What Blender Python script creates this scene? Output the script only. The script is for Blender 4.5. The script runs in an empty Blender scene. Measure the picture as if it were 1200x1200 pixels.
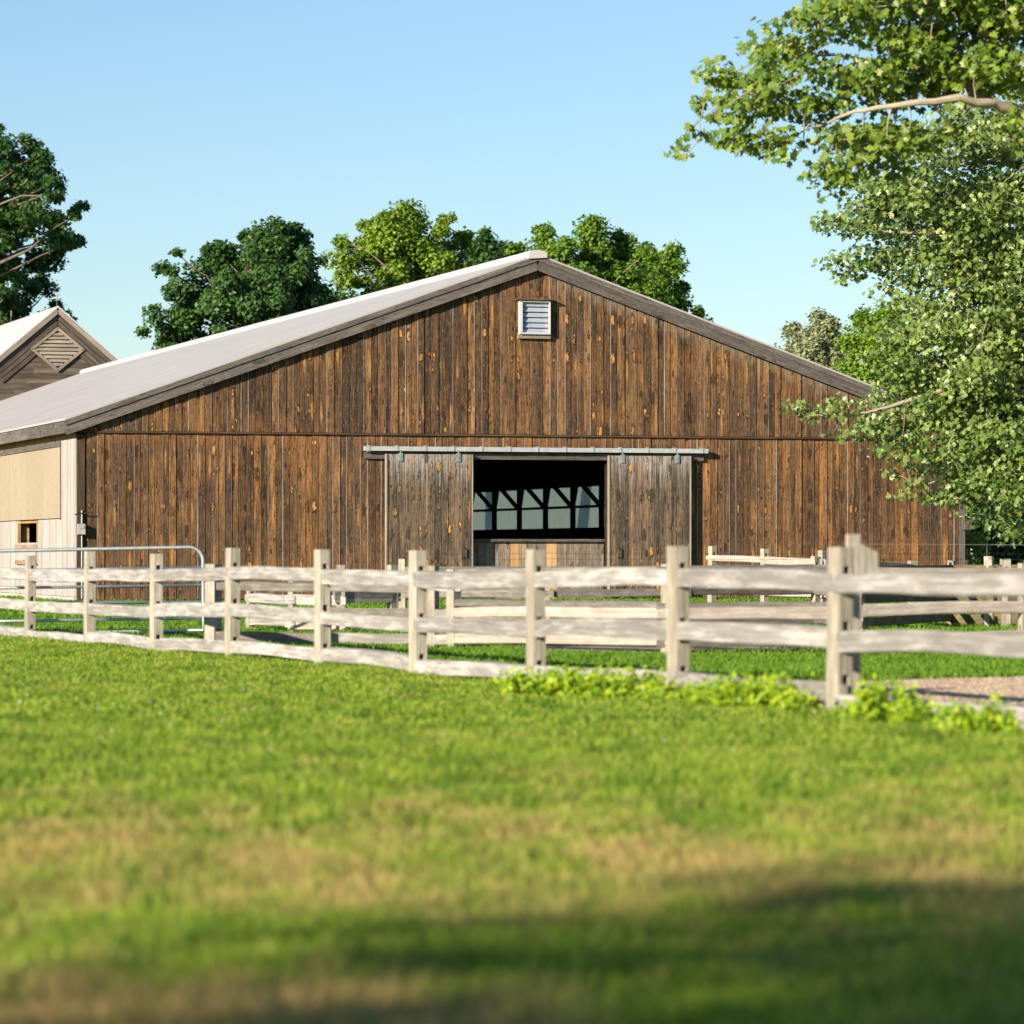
import bpy, math, random
import numpy as np
from mathutils import Vector, Matrix

random.seed(7)
rng = np.random.default_rng(11)
S = bpy.context.scene
C = S.collection
R = math.radians

# ------------------------------------------------------------------ camera
F, HZ, CH = 4500.0, 648.0, 1.1        # focal length in photo pixels, horizon row, camera height
cam_d = bpy.data.cameras.new('camera')
cam = bpy.data.objects.new('camera', cam_d)
C.objects.link(cam)
cam.location = (0, 0, CH)
cam.rotation_euler = (R(90), 0, 0)
cam_d.sensor_width = 36
cam_d.lens = 36 * F / 1200
cam_d.shift_y = (HZ - 600) / 1200
cam_d.clip_start = 0.5
cam_d.clip_end = 6000
cam_d.dof.use_dof = True
cam_d.dof.focus_distance = 84
cam_d.dof.aperture_fstop = 3.1
S.camera = cam

# ------------------------------------------------------------------ sky and sun
SUN_EL = R(19)
BARN_ROT = R(16.3)
az = BARN_ROT + R(30)                    # light travels this way over the ground
LX, LY = math.cos(az), math.sin(az)
w = bpy.data.worlds.new('World')
S.world = w
w.use_nodes = True
wn = w.node_tree
sky = wn.nodes.new('ShaderNodeTexSky')
sky.sky_type = 'NISHITA'
sky.sun_disc = False
sky.sun_elevation = SUN_EL
sky.sun_rotation = math.atan2(-LX, -LY)
sky.air_density = 1.0
sky.dust_density = 0.15
sky.ozone_density = 2.0
tint = wn.nodes.new('ShaderNodeMix'); tint.data_type = 'RGBA'; tint.blend_type = 'MULTIPLY'
tint.inputs[0].default_value = 1.0
tint.inputs[7].default_value = (0.77, 0.865, 0.98, 1)
wn.links.new(sky.outputs[0], tint.inputs[6])
wn.links.new(tint.outputs[2], wn.nodes['Background'].inputs[0])
wn.nodes['Background'].inputs[1].default_value = 0.071
sun_d = bpy.data.lights.new('sun', 'SUN')
sun_d.energy = 4.8
sun_d.angle = R(0.5)
sun_d.color = (1.0, 0.88, 0.71)
sun = bpy.data.objects.new('sun', sun_d)
C.objects.link(sun)
sun.location = (-30, -30, 40)
sun.rotation_euler = Vector((LX * math.cos(SUN_EL), LY * math.cos(SUN_EL), -math.sin(SUN_EL))).to_track_quat('-Z', 'Y').to_euler()

S.view_settings.view_transform = 'Standard'
S.view_settings.look = 'None'
S.view_settings.exposure = 1.1
S.view_settings.gamma = 1
S.render.film_transparent = False
S.cycles.max_bounces = 6
S.cycles.transparent_max_bounces = 8

# ------------------------------------------------------------------ helpers
def P(x, y, Z):
    """photo pixel at a depth -> a point in the place"""
    return Vector(((x - 600) * Z / F, Z, CH + (HZ - y) * Z / F))

def gz(y):
    return F * CH / (y - HZ)

def link(o, parent=None):
    C.objects.link(o)
    if parent is not None:
        o.parent = parent
    return o

def tag(o, label=None, cat=None, group=None, kind=None):
    if label: o['label'] = label
    if cat: o['category'] = cat
    if group: o['group'] = group
    if kind: o['kind'] = kind
    return o

def thing(name, label, cat, loc=(0, 0, 0), rz=0.0, group=None):
    o = bpy.data.objects.new(name, None)
    o.empty_display_size = 0.3
    link(o)
    o.location = loc
    o.rotation_euler = (0, 0, rz)
    return tag(o, label, cat, group)

def rotz(a):
    c, s = math.cos(a), math.sin(a)
    return np.array([[c, -s, 0], [s, c, 0], [0, 0, 1.0]])

def roty(a):
    c, s = math.cos(a), math.sin(a)
    return np.array([[c, 0, s], [0, 1, 0], [-s, 0, c]])

class MB:
    """collects shapes; build() links them as ONE mesh object"""
    def __init__(self, origin=(0, 0, 0)):
        self.v, self.f, self.uv, self.rnd = [], [], [], []
        self.o = np.array(origin, float)

    def poly(self, pts, uvs=None, rnd=None):
        n = len(self.v)
        self.v.extend([tuple(np.array(p, float) - self.o) for p in pts])
        self.f.append(list(range(n, n + len(pts))))
        self.uv.append(uvs if uvs else [(p[0], p[1]) for p in pts])
        self.rnd.append(random.random() if rnd is None else rnd)

    def box(self, c, d, M=None, g=2, rnd=None, jit=0.0):
        """box at centre c, full size d, rotation M, grain along axis g"""
        c = np.array(c, float); h = np.array(d, float) / 2
        M = np.eye(3) if M is None else M
        rnd = random.random() if rnd is None else rnd
        loc = np.array([[sx, sy, sz] for sx in (-1, 1) for sy in (-1, 1) for sz in (-1, 1)], float) * h
        if jit:
            loc = loc + np.array([[random.uniform(-jit, jit) for _ in range(3)] for _ in range(8)])
        w_ = loc @ M.T + c
        n = len(self.v)
        self.v.extend([tuple(p - self.o) for p in w_])
        faces = [((0, 1, 3, 2), (1, 2)), ((4, 6, 7, 5), (1, 2)), ((0, 4, 5, 1), (0, 2)),
                 ((2, 3, 7, 6), (0, 2)), ((0, 2, 6, 4), (0, 1)), ((1, 5, 7, 3), (0, 1))]
        cg = float(c @ M[:, g])
        for idx, (a, b) in faces:
            self.f.append([n + i for i in idx])
            if a == g: k = (a, b)
            elif b == g: k = (b, a)
            else: k = (a, b)
            off = cg if k[0] == g else 0.0
            self.uv.append([(loc[i][k[0]] + off, loc[i][k[1]]) for i in idx])
            self.rnd.append(rnd)

    def tube(self, pts, rad, sides=8, rnd=None, cap=True):
        pts = [np.array(p, float) for p in pts]
        if not hasattr(rad, '__len__'): rad = [rad] * len(pts)
        rnd = random.random() if rnd is None else rnd
        rings = []; L = 0; Ls = []
        up0 = None
        for i, p in enumerate(pts):
            t = pts[min(i + 1, len(pts) - 1)] - pts[max(i - 1, 0)]
            t = t / (np.linalg.norm(t) + 1e-9)
            if up0 is None:
                up0 = np.array([0, 0, 1.0]) if abs(t[2]) < 0.9 else np.array([1.0, 0, 0])
            a = up0 - t * (up0 @ t); a /= (np.linalg.norm(a) + 1e-9); up0 = a
            b = np.cross(t, a)
            n = len(self.v)
            for k in range(sides):
                an = 2 * math.pi * k / sides
                self.v.append(tuple(p + rad[i] * (a * math.cos(an) + b * math.sin(an)) - self.o))
            rings.append(n)
            if i: L += np.linalg.norm(p - pts[i - 1])
            Ls.append(L)
        for i in range(len(pts) - 1):
            for k in range(sides):
                k2 = (k + 1) % sides
                self.f.append([rings[i] + k, rings[i] + k2, rings[i + 1] + k2, rings[i + 1] + k])
                c0, c1 = k * 0.05, (k + 1) * 0.05
                self.uv.append([(Ls[i], c0), (Ls[i], c1), (Ls[i + 1], c1), (Ls[i + 1], c0)])
                self.rnd.append(rnd)
        if cap:
            for r, rev in ((rings[0], True), (rings[-1], False)):
                idx = [r + k for k in range(sides)]
                if rev: idx = idx[::-1]
                self.f.append(idx); self.uv.append([(0, 0)] * sides); self.rnd.append(rnd)

    def build(self, name, m, parent=None, smooth=False):
        me = bpy.data.meshes.new(name)
        me.from_pydata(self.v, [], self.f)
        uvl = me.uv_layers.new(name='UVMap')
        flat = np.array([c for fu in self.uv for p in fu for c in p], dtype=np.float32)
        uvl.data.foreach_set('uv', flat)
        at = me.attributes.new('rnd', 'FLOAT', 'FACE')
        at.data.foreach_set('value', np.array(self.rnd, dtype=np.float32))
        me.materials.append(m)
        if smooth:
            me.polygons.foreach_set('use_smooth', [True] * len(me.polygons))
        me.update()
        return link(bpy.data.objects.new(name, me), parent)

def np_mesh(name, verts, faces_idx, face_len, attrs, m, parent=None, smooth=False):
    """fast mesh from flat arrays; attrs are per-vertex floats"""
    me = bpy.data.meshes.new(name)
    nv, nl, nf = len(verts), len(faces_idx), len(face_len)
    me.vertices.add(nv); me.vertices.foreach_set('co', verts.astype(np.float32).ravel())
    me.loops.add(nl); me.loops.foreach_set('vertex_index', faces_idx.astype(np.int32))
    me.polygons.add(nf)
    st = np.concatenate([[0], np.cumsum(face_len)[:-1]]).astype(np.int32)
    me.polygons.foreach_set('loop_start', st)
    me.update(calc_edges=True)
    for k, a in attrs.items():
        at = me.attributes.new(k, 'FLOAT', 'POINT'); at.data.foreach_set('value', a.astype(np.float32))
    me.materials.append(m)
    if smooth: me.polygons.foreach_set('use_smooth', np.ones(nf, dtype=bool))
    return link(bpy.data.objects.new(name, me), parent)

# ------------------------------------------------------------------ materials
class G:
    def __init__(self, name):
        self.m = bpy.data.materials.new(name); self.m.use_nodes = True
        self.t = self.m.node_tree
        self.b = self.t.nodes['Principled BSDF']
        self.out = self.t.nodes['Material Output']
        self.b.inputs['Roughness'].default_value = 0.8
        self.b.inputs['Specular IOR Level'].default_value = 0.25
    def n(self, typ, ins=None, **props):
        nd = self.t.nodes.new('ShaderNode' + typ)
        for k, v in props.items(): setattr(nd, k, v)
        for k, v in (ins or {}).items():
            s = nd.inputs[k]
            if isinstance(v, bpy.types.NodeSocket): self.t.links.new(v, s)
            else: s.default_value = v
        return nd
    def set(self, k, v):
        s = self.b.inputs[k]
        if isinstance(v, bpy.types.NodeSocket): self.t.links.new(v, s)
        else: s.default_value = v
    def uv(self): return self.n('UVMap', uv_map='UVMap').outputs[0]
    def attr(self, a='rnd'): return self.n('Attribute', attribute_name=a).outputs['Fac']
    def math(self, op, a, b=0.0, c=None, clamp=False):
        ins = {0: a, 1: b}
        if c is not None: ins[2] = c
        return self.n('Math', ins, operation=op, use_clamp=clamp).outputs[0]
    def ramp(self, fac, lo, hi, a=0.0, b=1.0, smooth=True):
        return self.n('MapRange', {0: fac, 1: lo, 2: hi, 3: a, 4: b}, interpolation_type='SMOOTHSTEP' if smooth else 'LINEAR').outputs[0]
    def noise(self, vec, scale, detail=4, rough=0.55, dim='3D'):
        return self.n('TexNoise', {'Vector': vec, 'Scale': scale, 'Detail': detail, 'Roughness': rough}, noise_dimensions=dim).outputs[0]
    def mix(self, f, a, b, mode='MIX'):
        nd = self.t.nodes.new('ShaderNodeMix'); nd.data_type = 'RGBA'; nd.blend_type = mode
        for k, v in ((0, f), (6, a), (7, b)):
            if isinstance(v, bpy.types.NodeSocket): self.t.links.new(v, nd.inputs[k])
            else: nd.inputs[k].default_value = (v if k == 0 else (*v, 1) if len(v) == 3 else v)
        return nd.outputs[2]
    def vec(self, x, y, z):
        return self.n('CombineXYZ', {0: x, 1: y, 2: z}).outputs[0]
    def sep(self, v):
        return self.n('SeparateXYZ', {0: v}).outputs
    def bump(self, h, strength=0.5, dist=0.01):
        return self.n('Bump', {'Height': h, 'Strength': strength, 'Distance': dist}).outputs[0]

def wood(name, dark, mid, light, knots=0.0, knot_col=(0.5, 0.24, 0.06), stain=None, rough=0.85, contrast=1.0,
         blotch=1.2, top=None, top_col=None, objrnd=True, bottom=None, mottle=None, seam=False):
    """weathered timber: grain runs along uv.x"""
    g = G(name)
    u, v, _ = g.sep(g.uv())
    r = g.attr()
    if objrnd:
        orn = g.n('ObjectInfo').outputs['Random']
        r = g.math('FRACT', g.math('ADD', r, orn))
    z = g.math('MULTIPLY', r, 91.7)
    grain = g.noise(g.vec(g.math('MULTIPLY', u, 1.4), g.math('MULTIPLY', v, 45), z), 1.0, 5, 0.6)
    broad = g.noise(g.vec(g.math('MULTIPLY', u, blotch), g.math('MULTIPLY', v, 11), z), 1.0, 4, 0.6)
    fac = g.math('ADD', g.math('MULTIPLY', grain, 0.55), g.math('MULTIPLY', broad, 0.55))
    fac = g.math('ADD', fac, g.math('MULTIPLY', g.math('SUBTRACT', r, 0.5), 0.17 * contrast))
    k = 0.17 / contrast
    col = g.mix(g.ramp(fac, 0.5 - k, 0.5 + k), dark, mid)
    col = g.mix(g.ramp(fac, 0.58, 0.58 + 0.24 / contrast), col, light)
    h = grain
    if top is not None:
        wob = g.noise(g.vec(g.math('MULTIPLY', u, 0.3), g.math('MULTIPLY', v, 22), z), 1.0, 2)
        d = g.math('SUBTRACT', top[0], u)
        m_ = g.ramp(g.math('ADD', d, g.math('MULTIPLY', g.math('SUBTRACT', wob, 0.45), top[1] * 2.2)), -0.1 * top[1], top[1] * 0.8, 1.0, 0.0)
        col = g.mix(g.math('MULTIPLY', m_, top[2]), col, top_col)
    if bottom is not None:
        wob = g.noise(g.vec(g.math('MULTIPLY', u, 0.5), g.math('MULTIPLY', v, 12), z), 1.0, 3)
        m_ = g.ramp(g.math('ADD', u, g.math('MULTIPLY', wob, 1.6)), bottom[0], bottom[1], 1.0, 0.0)
        col = g.mix(g.math('MULTIPLY', m_, bottom[2]), col, bottom[3])
    if seam:
        gs = g.noise(g.vec(g.math('MULTIPLY', u, 0.35), g.math('MULTIPLY', v, 13), g.math('ADD', z, 7.7)), 1.0, 4, 0.6)
        col = g.mix(g.math('MULTIPLY', g.ramp(gs, 0.50, 0.64), 0.5), col, (0.088, 0.064, 0.045))
    if seam:
        # broad weather stains over the whole wall, and the bleached strip under the right rake
        ob = g.n('TexCoord').outputs['Object']
        ox, oy, oz = g.sep(ob)
        ws = g.noise(g.vec(g.math('MULTIPLY', ox, 0.55), 0.0, g.math('MULTIPLY', oz, 0.4)), 1.0, 4, 0.6)
        col = g.mix(g.math('MULTIPLY', g.ramp(ws, 0.48, 0.68), 0.5), col, (0.055, 0.040, 0.028))
        col = g.mix(g.math('MULTIPLY', g.ramp(ws, 0.48, 0.32), 0.42), col, (0.28, 0.125, 0.04))
        rk = g.math('SUBTRACT', g.math('SUBTRACT', RIDGE - 0.32, g.math('MULTIPLY', g.math('SUBTRACT', ox, BW / 2), SL)), oz)
        rk = g.math('ADD', rk, g.math('MULTIPLY', g.math('SUBTRACT', gs, 0.5), 0.9))
        bl = g.math('MULTIPLY', g.ramp(rk, 0.05, 0.38, 1, 0), g.ramp(ox, BW / 2, BW / 2 + 1))
        col = g.mix(g.math('MULTIPLY', bl, 0.7), col, (0.24, 0.19, 0.135))
    if mottle:
        mt_ = g.noise(g.vec(g.math('MULTIPLY', u, mottle[0]), g.math('MULTIPLY', v, mottle[1]), z), 1.0, 4, 0.65)
        col = g.mix(g.math('MULTIPLY', g.ramp(mt_, 0.36, 0.60, 1, 0), mottle[2]), col, dark)
        col = g.mix(g.math('MULTIPLY', g.ramp(mt_, 0.48, 0.74), mottle[2] * 0.8), col, light)
    if knots:
        fine = g.noise(g.vec(g.math('MULTIPLY', u, 7.0), g.math('MULTIPLY', v, 42), z), 1.0, 4, 0.7)
        col = g.mix(g.math('MULTIPLY', g.ramp(fine, 0.36, 0.5, 1, 0), 0.7), col, tuple(c * 0.75 for c in dark))
        col = g.mix(g.math('MULTIPLY', g.ramp(fine, 0.53, 0.68), 0.55), col, light)
        h = g.math('ADD', g.math('MULTIPLY', grain, 0.4), g.math('MULTIPLY', fine, 0.8))
        for (su, sv, amt, szm, sc_) in ((2.3, 7.0, knots, 1.0, 0.0), (4.2, 10.0, knots * 0.42, 0.8, 5.7)):
            kv = g.vec(g.math('MULTIPLY', u, su), g.math('MULTIPLY', v, sv), g.math('ADD', z, sc_))
            vo = g.n('TexVoronoi', {'Vector': kv, 'Scale': 1.0, 'Randomness': 1.0}, feature='F1')
            cr = g.sep(vo.outputs['Color'])
            wob2 = g.noise(g.vec(g.math('MULTIPLY', u, 14), g.math('MULTIPLY', v, 20), z), 1.0, 3, 0.7)
            dist = g.math('ADD', vo.outputs['Distance'], g.math('MULTIPLY', g.math('SUBTRACT', wob2, 0.5), 0.75))
            on = g.math('MULTIPLY', g.ramp(cr[0], 1 - amt - 0.01, 1 - amt + 0.01), g.ramp(g.math('FRACT', g.math('MULTIPLY', r, 7.31 + sc_)), 0.25, 0.45, 0.0, 1.0))
            big = g.math('MULTIPLY_ADD', cr[1], 0.22 * szm, 0.07)
            core = g.math('MULTIPLY', g.ramp(g.math('SUBTRACT', big, dist), -0.02, 0.06), on)
            # the dark ring sits beside the torn bright wood, not evenly round it
            ring = g.math('MULTIPLY', g.ramp(g.math('SUBTRACT', g.math('ADD', big, 0.13), dist), -0.03, 0.06), g.ramp(cr[0], 1 - amt * 1.35, 1 - amt * 1.3))
            col = g.mix(g.math('MULTIPLY', ring, 0.75), col, tuple(c * 0.6 for c in dark))
            kc = g.mix(cr[2], knot_col, tuple(c * 0.45 for c in knot_col))
            col = g.mix(core, col, kc)
            h = g.math('ADD', h, g.math('MULTIPLY', ring, 0.6))
        v2 = g.n('TexVoronoi', {'Vector': g.vec(g.math('MULTIPLY', u, 0.9), g.math('MULTIPLY', v, 8.0), g.math('ADD', z, 3.3)), 'Scale': 1.0}, feature='F1')
        c2 = g.sep(v2.outputs['Color'])
        st = g.math('MULTIPLY', g.ramp(g.math('ADD', v2.outputs['Distance'], g.math('MULTIPLY', g.math('SUBTRACT', fine, 0.5), 1.1)), 0.10, 0.3, 1, 0), g.ramp(c2[0], 0.62, 0.68))
        col = g.mix(g.math('MULTIPLY', st, 0.7), col, tuple(0.5 * a + 0.5 * b for a, b in zip(light, knot_col)))
    if seam:
        sr = g.math('SUBTRACT', r, 2.0)
        sc = g.mix(sr, (0.045, 0.043, 0.042), (0.34, 0.34, 0.33))
        sc = g.mix(g.math('MULTIPLY', g.ramp(broad, 0.45, 0.6), 0.6), sc, (0.16, 0.10, 0.055))
        col = g.mix(g.ramp(r, 1.4, 1.6), col, sc)
    g.set('Base Color', col)
    g.set('Roughness', rough)
    g.set('Normal', g.bump(h, 0.8, 0.015))
    return g.m

def plain(name, col, rough=0.6, metal=0.0, var=0.15, scale=6.0, bump=0.0, spec=0.3):
    g = G(name)
    co = g.n('TexCoord').outputs['Object']
    nz = g.noise(co, scale, 5, 0.6)
    c = g.mix(g.ramp(nz, 0.3, 0.7), tuple(x * (1 - var) for x in col), tuple(min(1, x * (1 + var)) for x in col))
    g.set('Base Color', c); g.set('Roughness', rough); g.set('Metallic', metal); g.set('Specular IOR Level', spec)
    if bump: g.set('Normal', g.bump(nz, bump, 0.01))
    return g.m

def leafmat(name, dark, light, back=None, trans=0.3, rough=0.5, spec=0.3, tcol=None):
    g = G(name)
    r = g.attr('rnd')
    col = g.mix(r, dark, light)
    if back is not None:
        bf = g.n('NewGeometry').outputs['Backfacing']
        col = g.mix(bf, col, back)
    g.set('Base Color', col); g.set('Roughness', rough); g.set('Specular IOR Level', spec)
    tl = g.n('BsdfTranslucent', {'Color': g.mix(0.5, col, tcol if tcol else tuple(min(1, c * 1.5) for c in light))})
    mx = g.n('MixShader', {0: trans, 1: g.b.outputs[0], 2: tl.outputs[0]})
    g.t.links.new(mx.outputs[0], g.out.inputs[0])
    return g.m

# grass colours: where the turf is dry and where it is green
def dry_mask(g):
    co = g.n('NewGeometry').outputs['Position']
    x, y, z = g.sep(co)
    n1 = g.noise(g.vec(g.math('MULTIPLY', x, 1.5), g.math('MULTIPLY', y, 0.42), 0.0), 1.0, 5, 0.65)
    n2 = g.noise(g.vec(x, g.math('MULTIPLY', y, 0.4), 4.0), 5.0, 3, 0.6)
    near = g.math('MULTIPLY', g.ramp(y, 10.4, 12.2), g.ramp(y, 13.0, 18.0, 1, 0))
    near2 = g.math('MULTIPLY', g.ramp(y, 8.5, 10.6, 1, 0.0), g.ramp(x, -0.3, 0.5, 1, 0))
    base = g.math('ADD', g.math('MULTIPLY', near, 0.17), g.math('MULTIPLY', near2, 0.30))
    base = g.math('ADD', base, g.ramp(y, 13.5, 26, 0.0, -0.10))
    f = g.math('ADD', g.math('ADD', n1, base), g.math('MULTIPLY', g.math('SUBTRACT', n2, 0.5), 0.6))
    return g.ramp(f, 0.45, 0.84), n1, y

def grassmat(name, g1, g2, straw, soil=None, trans=0.35, far=None):
    g = G(name)
    dm, n1, y = dry_mask(g)
    co = g.n('NewGeometry').outputs['Position']
    cx_, cy_, cz_ = g.sep(co)
    nb = g.noise(g.vec(cx_, g.math('MULTIPLY', cy_, 0.45), 0.0), 2.2, 4, 0.65)
    r = g.attr('rnd')
    col = g.mix(g.ramp(g.math('ADD', g.math('MULTIPLY', nb, 0.75), g.math('MULTIPLY', r, 0.25)), 0.36, 0.64), g1, g2)
    dd = g.math('MULTIPLY', dm, g.ramp(r, 0.0, 0.55, 0.35, 1.0), clamp=True)
    dd = g.math('MAXIMUM', dd, g.ramp(r, 0.93, 0.95, 0, 0.6))
    col = g.mix(dd, col, straw)
    g.set('Base Color', col); g.set('Roughness', 0.6); g.set('Specular IOR Level', 0.2)
    tl = g.n('BsdfTranslucent', {'Color': col})
    mx = g.n('MixShader', {0: trans, 1: g.b.outputs[0], 2: tl.outputs[0]})
    g.t.links.new(mx.outputs[0], g.out.inputs[0])
    return g.m

def groundmat():
    g = G('ground_turf')
    dm, n1, y = dry_mask(g)
    co = g.n('NewGeometry').outputs['Position']
    nb = g.noise(co, 6.0, 5, 0.65)
    col = g.mix(g.ramp(nb, 0.3, 0.7), (0.05, 0.085, 0.012), (0.10, 0.15, 0.022))
    col = g.mix(dm, col, (0.22, 0.16, 0.075))
    g.set('Base Color', col); g.set('Roughness', 0.95)
    g.set('Normal', g.bump(nb, 0.8, 0.04))
    return g.m

BW, BL = 20.9, 58.0                       # the big barn: width, length
EAVE, RIDGE = 4.14, 7.85
SL = (RIDGE - EAVE) / (BW / 2)
M = {}
M['barn'] = wood('barn_siding', (0.031, 0.021, 0.014), (0.140, 0.072, 0.030), (0.34, 0.162, 0.055), knots=0.40,
                 knot_col=(0.62, 0.29, 0.075), contrast=1.4, top=(3.73, 0.55, 0.75), top_col=(0.27, 0.12, 0.042), objrnd=False,
                 bottom=(1.2, 3.2, 0.35, (0.2, 0.105, 0.043)), seam=True)
M['gable'] = wood('gable_siding', (0.031, 0.021, 0.014), (0.140, 0.075, 0.033), (0.34, 0.166, 0.059), knots=0.36,
                  knot_col=(0.62, 0.29, 0.075), contrast=1.35, objrnd=False, seam=True)
M['door'] = wood('door_boards', (0.04, 0.033, 0.027), (0.145, 0.105, 0.07), (0.27, 0.18, 0.105), knots=0.45,
                 knot_col=(0.62, 0.29, 0.075), contrast=1.3, top=(3.36, 1.1, 0.95), top_col=(0.36, 0.33, 0.30), objrnd=False)
M['seam'] = wood('seam_strip', (0.09, 0.09, 0.09), (0.19, 0.19, 0.185), (0.30, 0.29, 0.27), objrnd=False)
M['grey_board'] = wood('grey_trim', (0.065, 0.056, 0.049), (0.125, 0.11, 0.097), (0.205, 0.182, 0.16), knots=0.12, knot_col=(0.16, 0.10, 0.06))
M['brown_board'] = wood('brown_trim', (0.03, 0.022, 0.016), (0.10, 0.06, 0.035), (0.2, 0.12, 0.07))
M['kick'] = wood('kick_boards', (0.13, 0.10, 0.075), (0.25, 0.20, 0.155), (0.40, 0.30, 0.20), knots=0.3, knot_col=(0.12, 0.07, 0.04), contrast=1.1, objrnd=False)
M['fresh'] = wood('fresh_boards', (0.4, 0.22, 0.09), (0.55, 0.33, 0.15), (0.65, 0.45, 0.25))
M['white_board'] = wood('whitewashed_boards', (0.27, 0.24, 0.22), (0.38, 0.35, 0.325), (0.46, 0.43, 0.405), contrast=1.0, objrnd=False)
M['ply'] = wood('plywood', (0.26, 0.21, 0.145), (0.335, 0.28, 0.195), (0.40, 0.345, 0.255), contrast=0.8, objrnd=False, blotch=0.7, mottle=(9, 9, 0.35))
M['orange_board'] = wood('orange_boards', (0.22, 0.12, 0.045), (0.42, 0.25, 0.10), (0.55, 0.38, 0.2))
M['silver_wood'] = wood('silvered_siding', (0.055, 0.042, 0.033), (0.125, 0.098, 0.077), (0.215, 0.172, 0.135), contrast=1.2, objrnd=False)
M['silver_light'] = wood('silvered_trim', (0.19, 0.16, 0.125), (0.31, 0.265, 0.21), (0.42, 0.365, 0.29), objrnd=False)
M['post'] = wood('fence_post_wood', (0.21, 0.185, 0.14), (0.375, 0.335, 0.265), (0.52, 0.48, 0.40), contrast=1.0, blotch=2.2, mottle=(4, 16, 0.4))
M['rail'] = wood('fence_rail_wood', (0.175, 0.163, 0.15), (0.345, 0.325, 0.30), (0.49, 0.47, 0.445), contrast=1.15, blotch=1.6, mottle=(2.6, 16, 0.6))
M['rail_bright'] = wood('pale_rail_wood', (0.28, 0.23, 0.19), (0.44, 0.375, 0.32), (0.55, 0.49, 0.43), contrast=0.9, blotch=3, mottle=(5, 12, 0.45))
M['rail_grey'] = wood('dark_rail_wood', (0.10, 0.09, 0.08), (0.20, 0.18, 0.155), (0.32, 0.285, 0.25), blotch=3, mottle=(5, 12, 0.45))
M['rail_moss'] = wood('mossy_rail_wood', (0.07, 0.058, 0.035), (0.17, 0.135, 0.075), (0.30, 0.225, 0.06), blotch=3, mottle=(4, 9, 0.5))
M['galv'] = plain('galvanised_steel', (0.42, 0.46, 0.46), 0.42, 0.65, 0.12, 14)
M['track'] = plain('track_steel', (0.5, 0.52, 0.52), 0.5, 0.35, 0.12, 10)
M['iron'] = plain('old_iron', (0.05, 0.045, 0.04), 0.6, 0.6, 0.3, 20)
M['vent_white'] = plain('vent_frame_paint', (0.5, 0.5, 0.51), 0.5, 0.0, 0.06)
M['vent_slat'] = plain('vent_aluminium', (0.42, 0.46, 0.54), 0.45, 0.35, 0.1)
M['concrete'] = plain('concrete_sill', (0.42, 0.39, 0.34), 0.9, 0, 0.2, 5, 0.4)
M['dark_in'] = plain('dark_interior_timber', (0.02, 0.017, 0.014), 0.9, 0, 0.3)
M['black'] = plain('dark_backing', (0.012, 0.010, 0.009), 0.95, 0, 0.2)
M['bark'] = wood('bark', (0.07, 0.055, 0.04), (0.15, 0.12, 0.09), (0.25, 0.21, 0.16), objrnd=False, blotch=5)
M['bark_pale'] = wood('maple_bark', (0.20, 0.165, 0.115), (0.38, 0.32, 0.23), (0.52, 0.46, 0.35), objrnd=False, blotch=5)

def roofmat():
    g = G('roof_metal')
    u, v, _ = g.sep(g.uv())                     # u along the ridge, v down the slope
    co = g.n('TexCoord').outputs['Object']
    nz = g.noise(co, 0.8, 5, 0.6)
    rib = g.ramp(g.math('ABSOLUTE', g.math('SUBTRACT', g.math('FRACT', g.math('MULTIPLY', u, 2.0)), 0.5)), 0.40, 0.47)
    scr = g.ramp(g.math('ABSOLUTE', g.math('SUBTRACT', g.math('FRACT', g.math('MULTIPLY', v, 0.9)), 0.5)), 0.485, 0.495)
    col = g.mix(g.ramp(nz, 0.3, 0.7), (0.375, 0.355, 0.33), (0.445, 0.42, 0.395))
    col = g.mix(g.math('MULTIPLY', g.math('MULTIPLY', scr, g.ramp(nz, 0.35, 0.7)), 0.3), col, (0.26, 0.235, 0.22))
    dirt = g.noise(g.vec(g.math('MULTIPLY', u, 2.2), g.math('MULTIPLY', v, 0.12), 0.0), 1.0, 4, 0.6)
    col = g.mix(g.math('MULTIPLY', g.ramp(dirt, 0.5, 0.75), 0.3), col, (0.25, 0.235, 0.22))
    g.set('Base Color', col); g.set('Roughness', 0.5); g.set('Specular IOR Level', 0.3)
    return g.m
M['roof'] = roofmat()
M['ridge'] = plain('ridge_cap_metal', (0.45, 0.44, 0.43), 0.45, 0, 0.04, 3)
M['roof_white'] = plain('white_roof_metal', (0.50, 0.51, 0.52), 0.4, 0, 0.05, 2)

def panemat():
    g = G('milky_pane')
    co = g.n('TexCoord').outputs['Object']
    nz = g.noise(co, 1.6, 4, 0.6)
    tr = g.n('BsdfTranslucent', {'Color': g.mix(nz, (0.55, 0.56, 0.50, 1), (0.92, 0.88, 0.80, 1))})
    tp = g.n('BsdfTransparent', {'Color': (0.8, 0.84, 0.82, 1)})
    mx = g.n('MixShader', {0: 0.3, 1: tr.outputs[0], 2: tp.outputs[0]})
    mx.inputs[0].default_value = 0.5
    g.t.links.new(mx.outputs[0], g.out.inputs[0])
    return g.m
M['pane'] = panemat()

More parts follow.
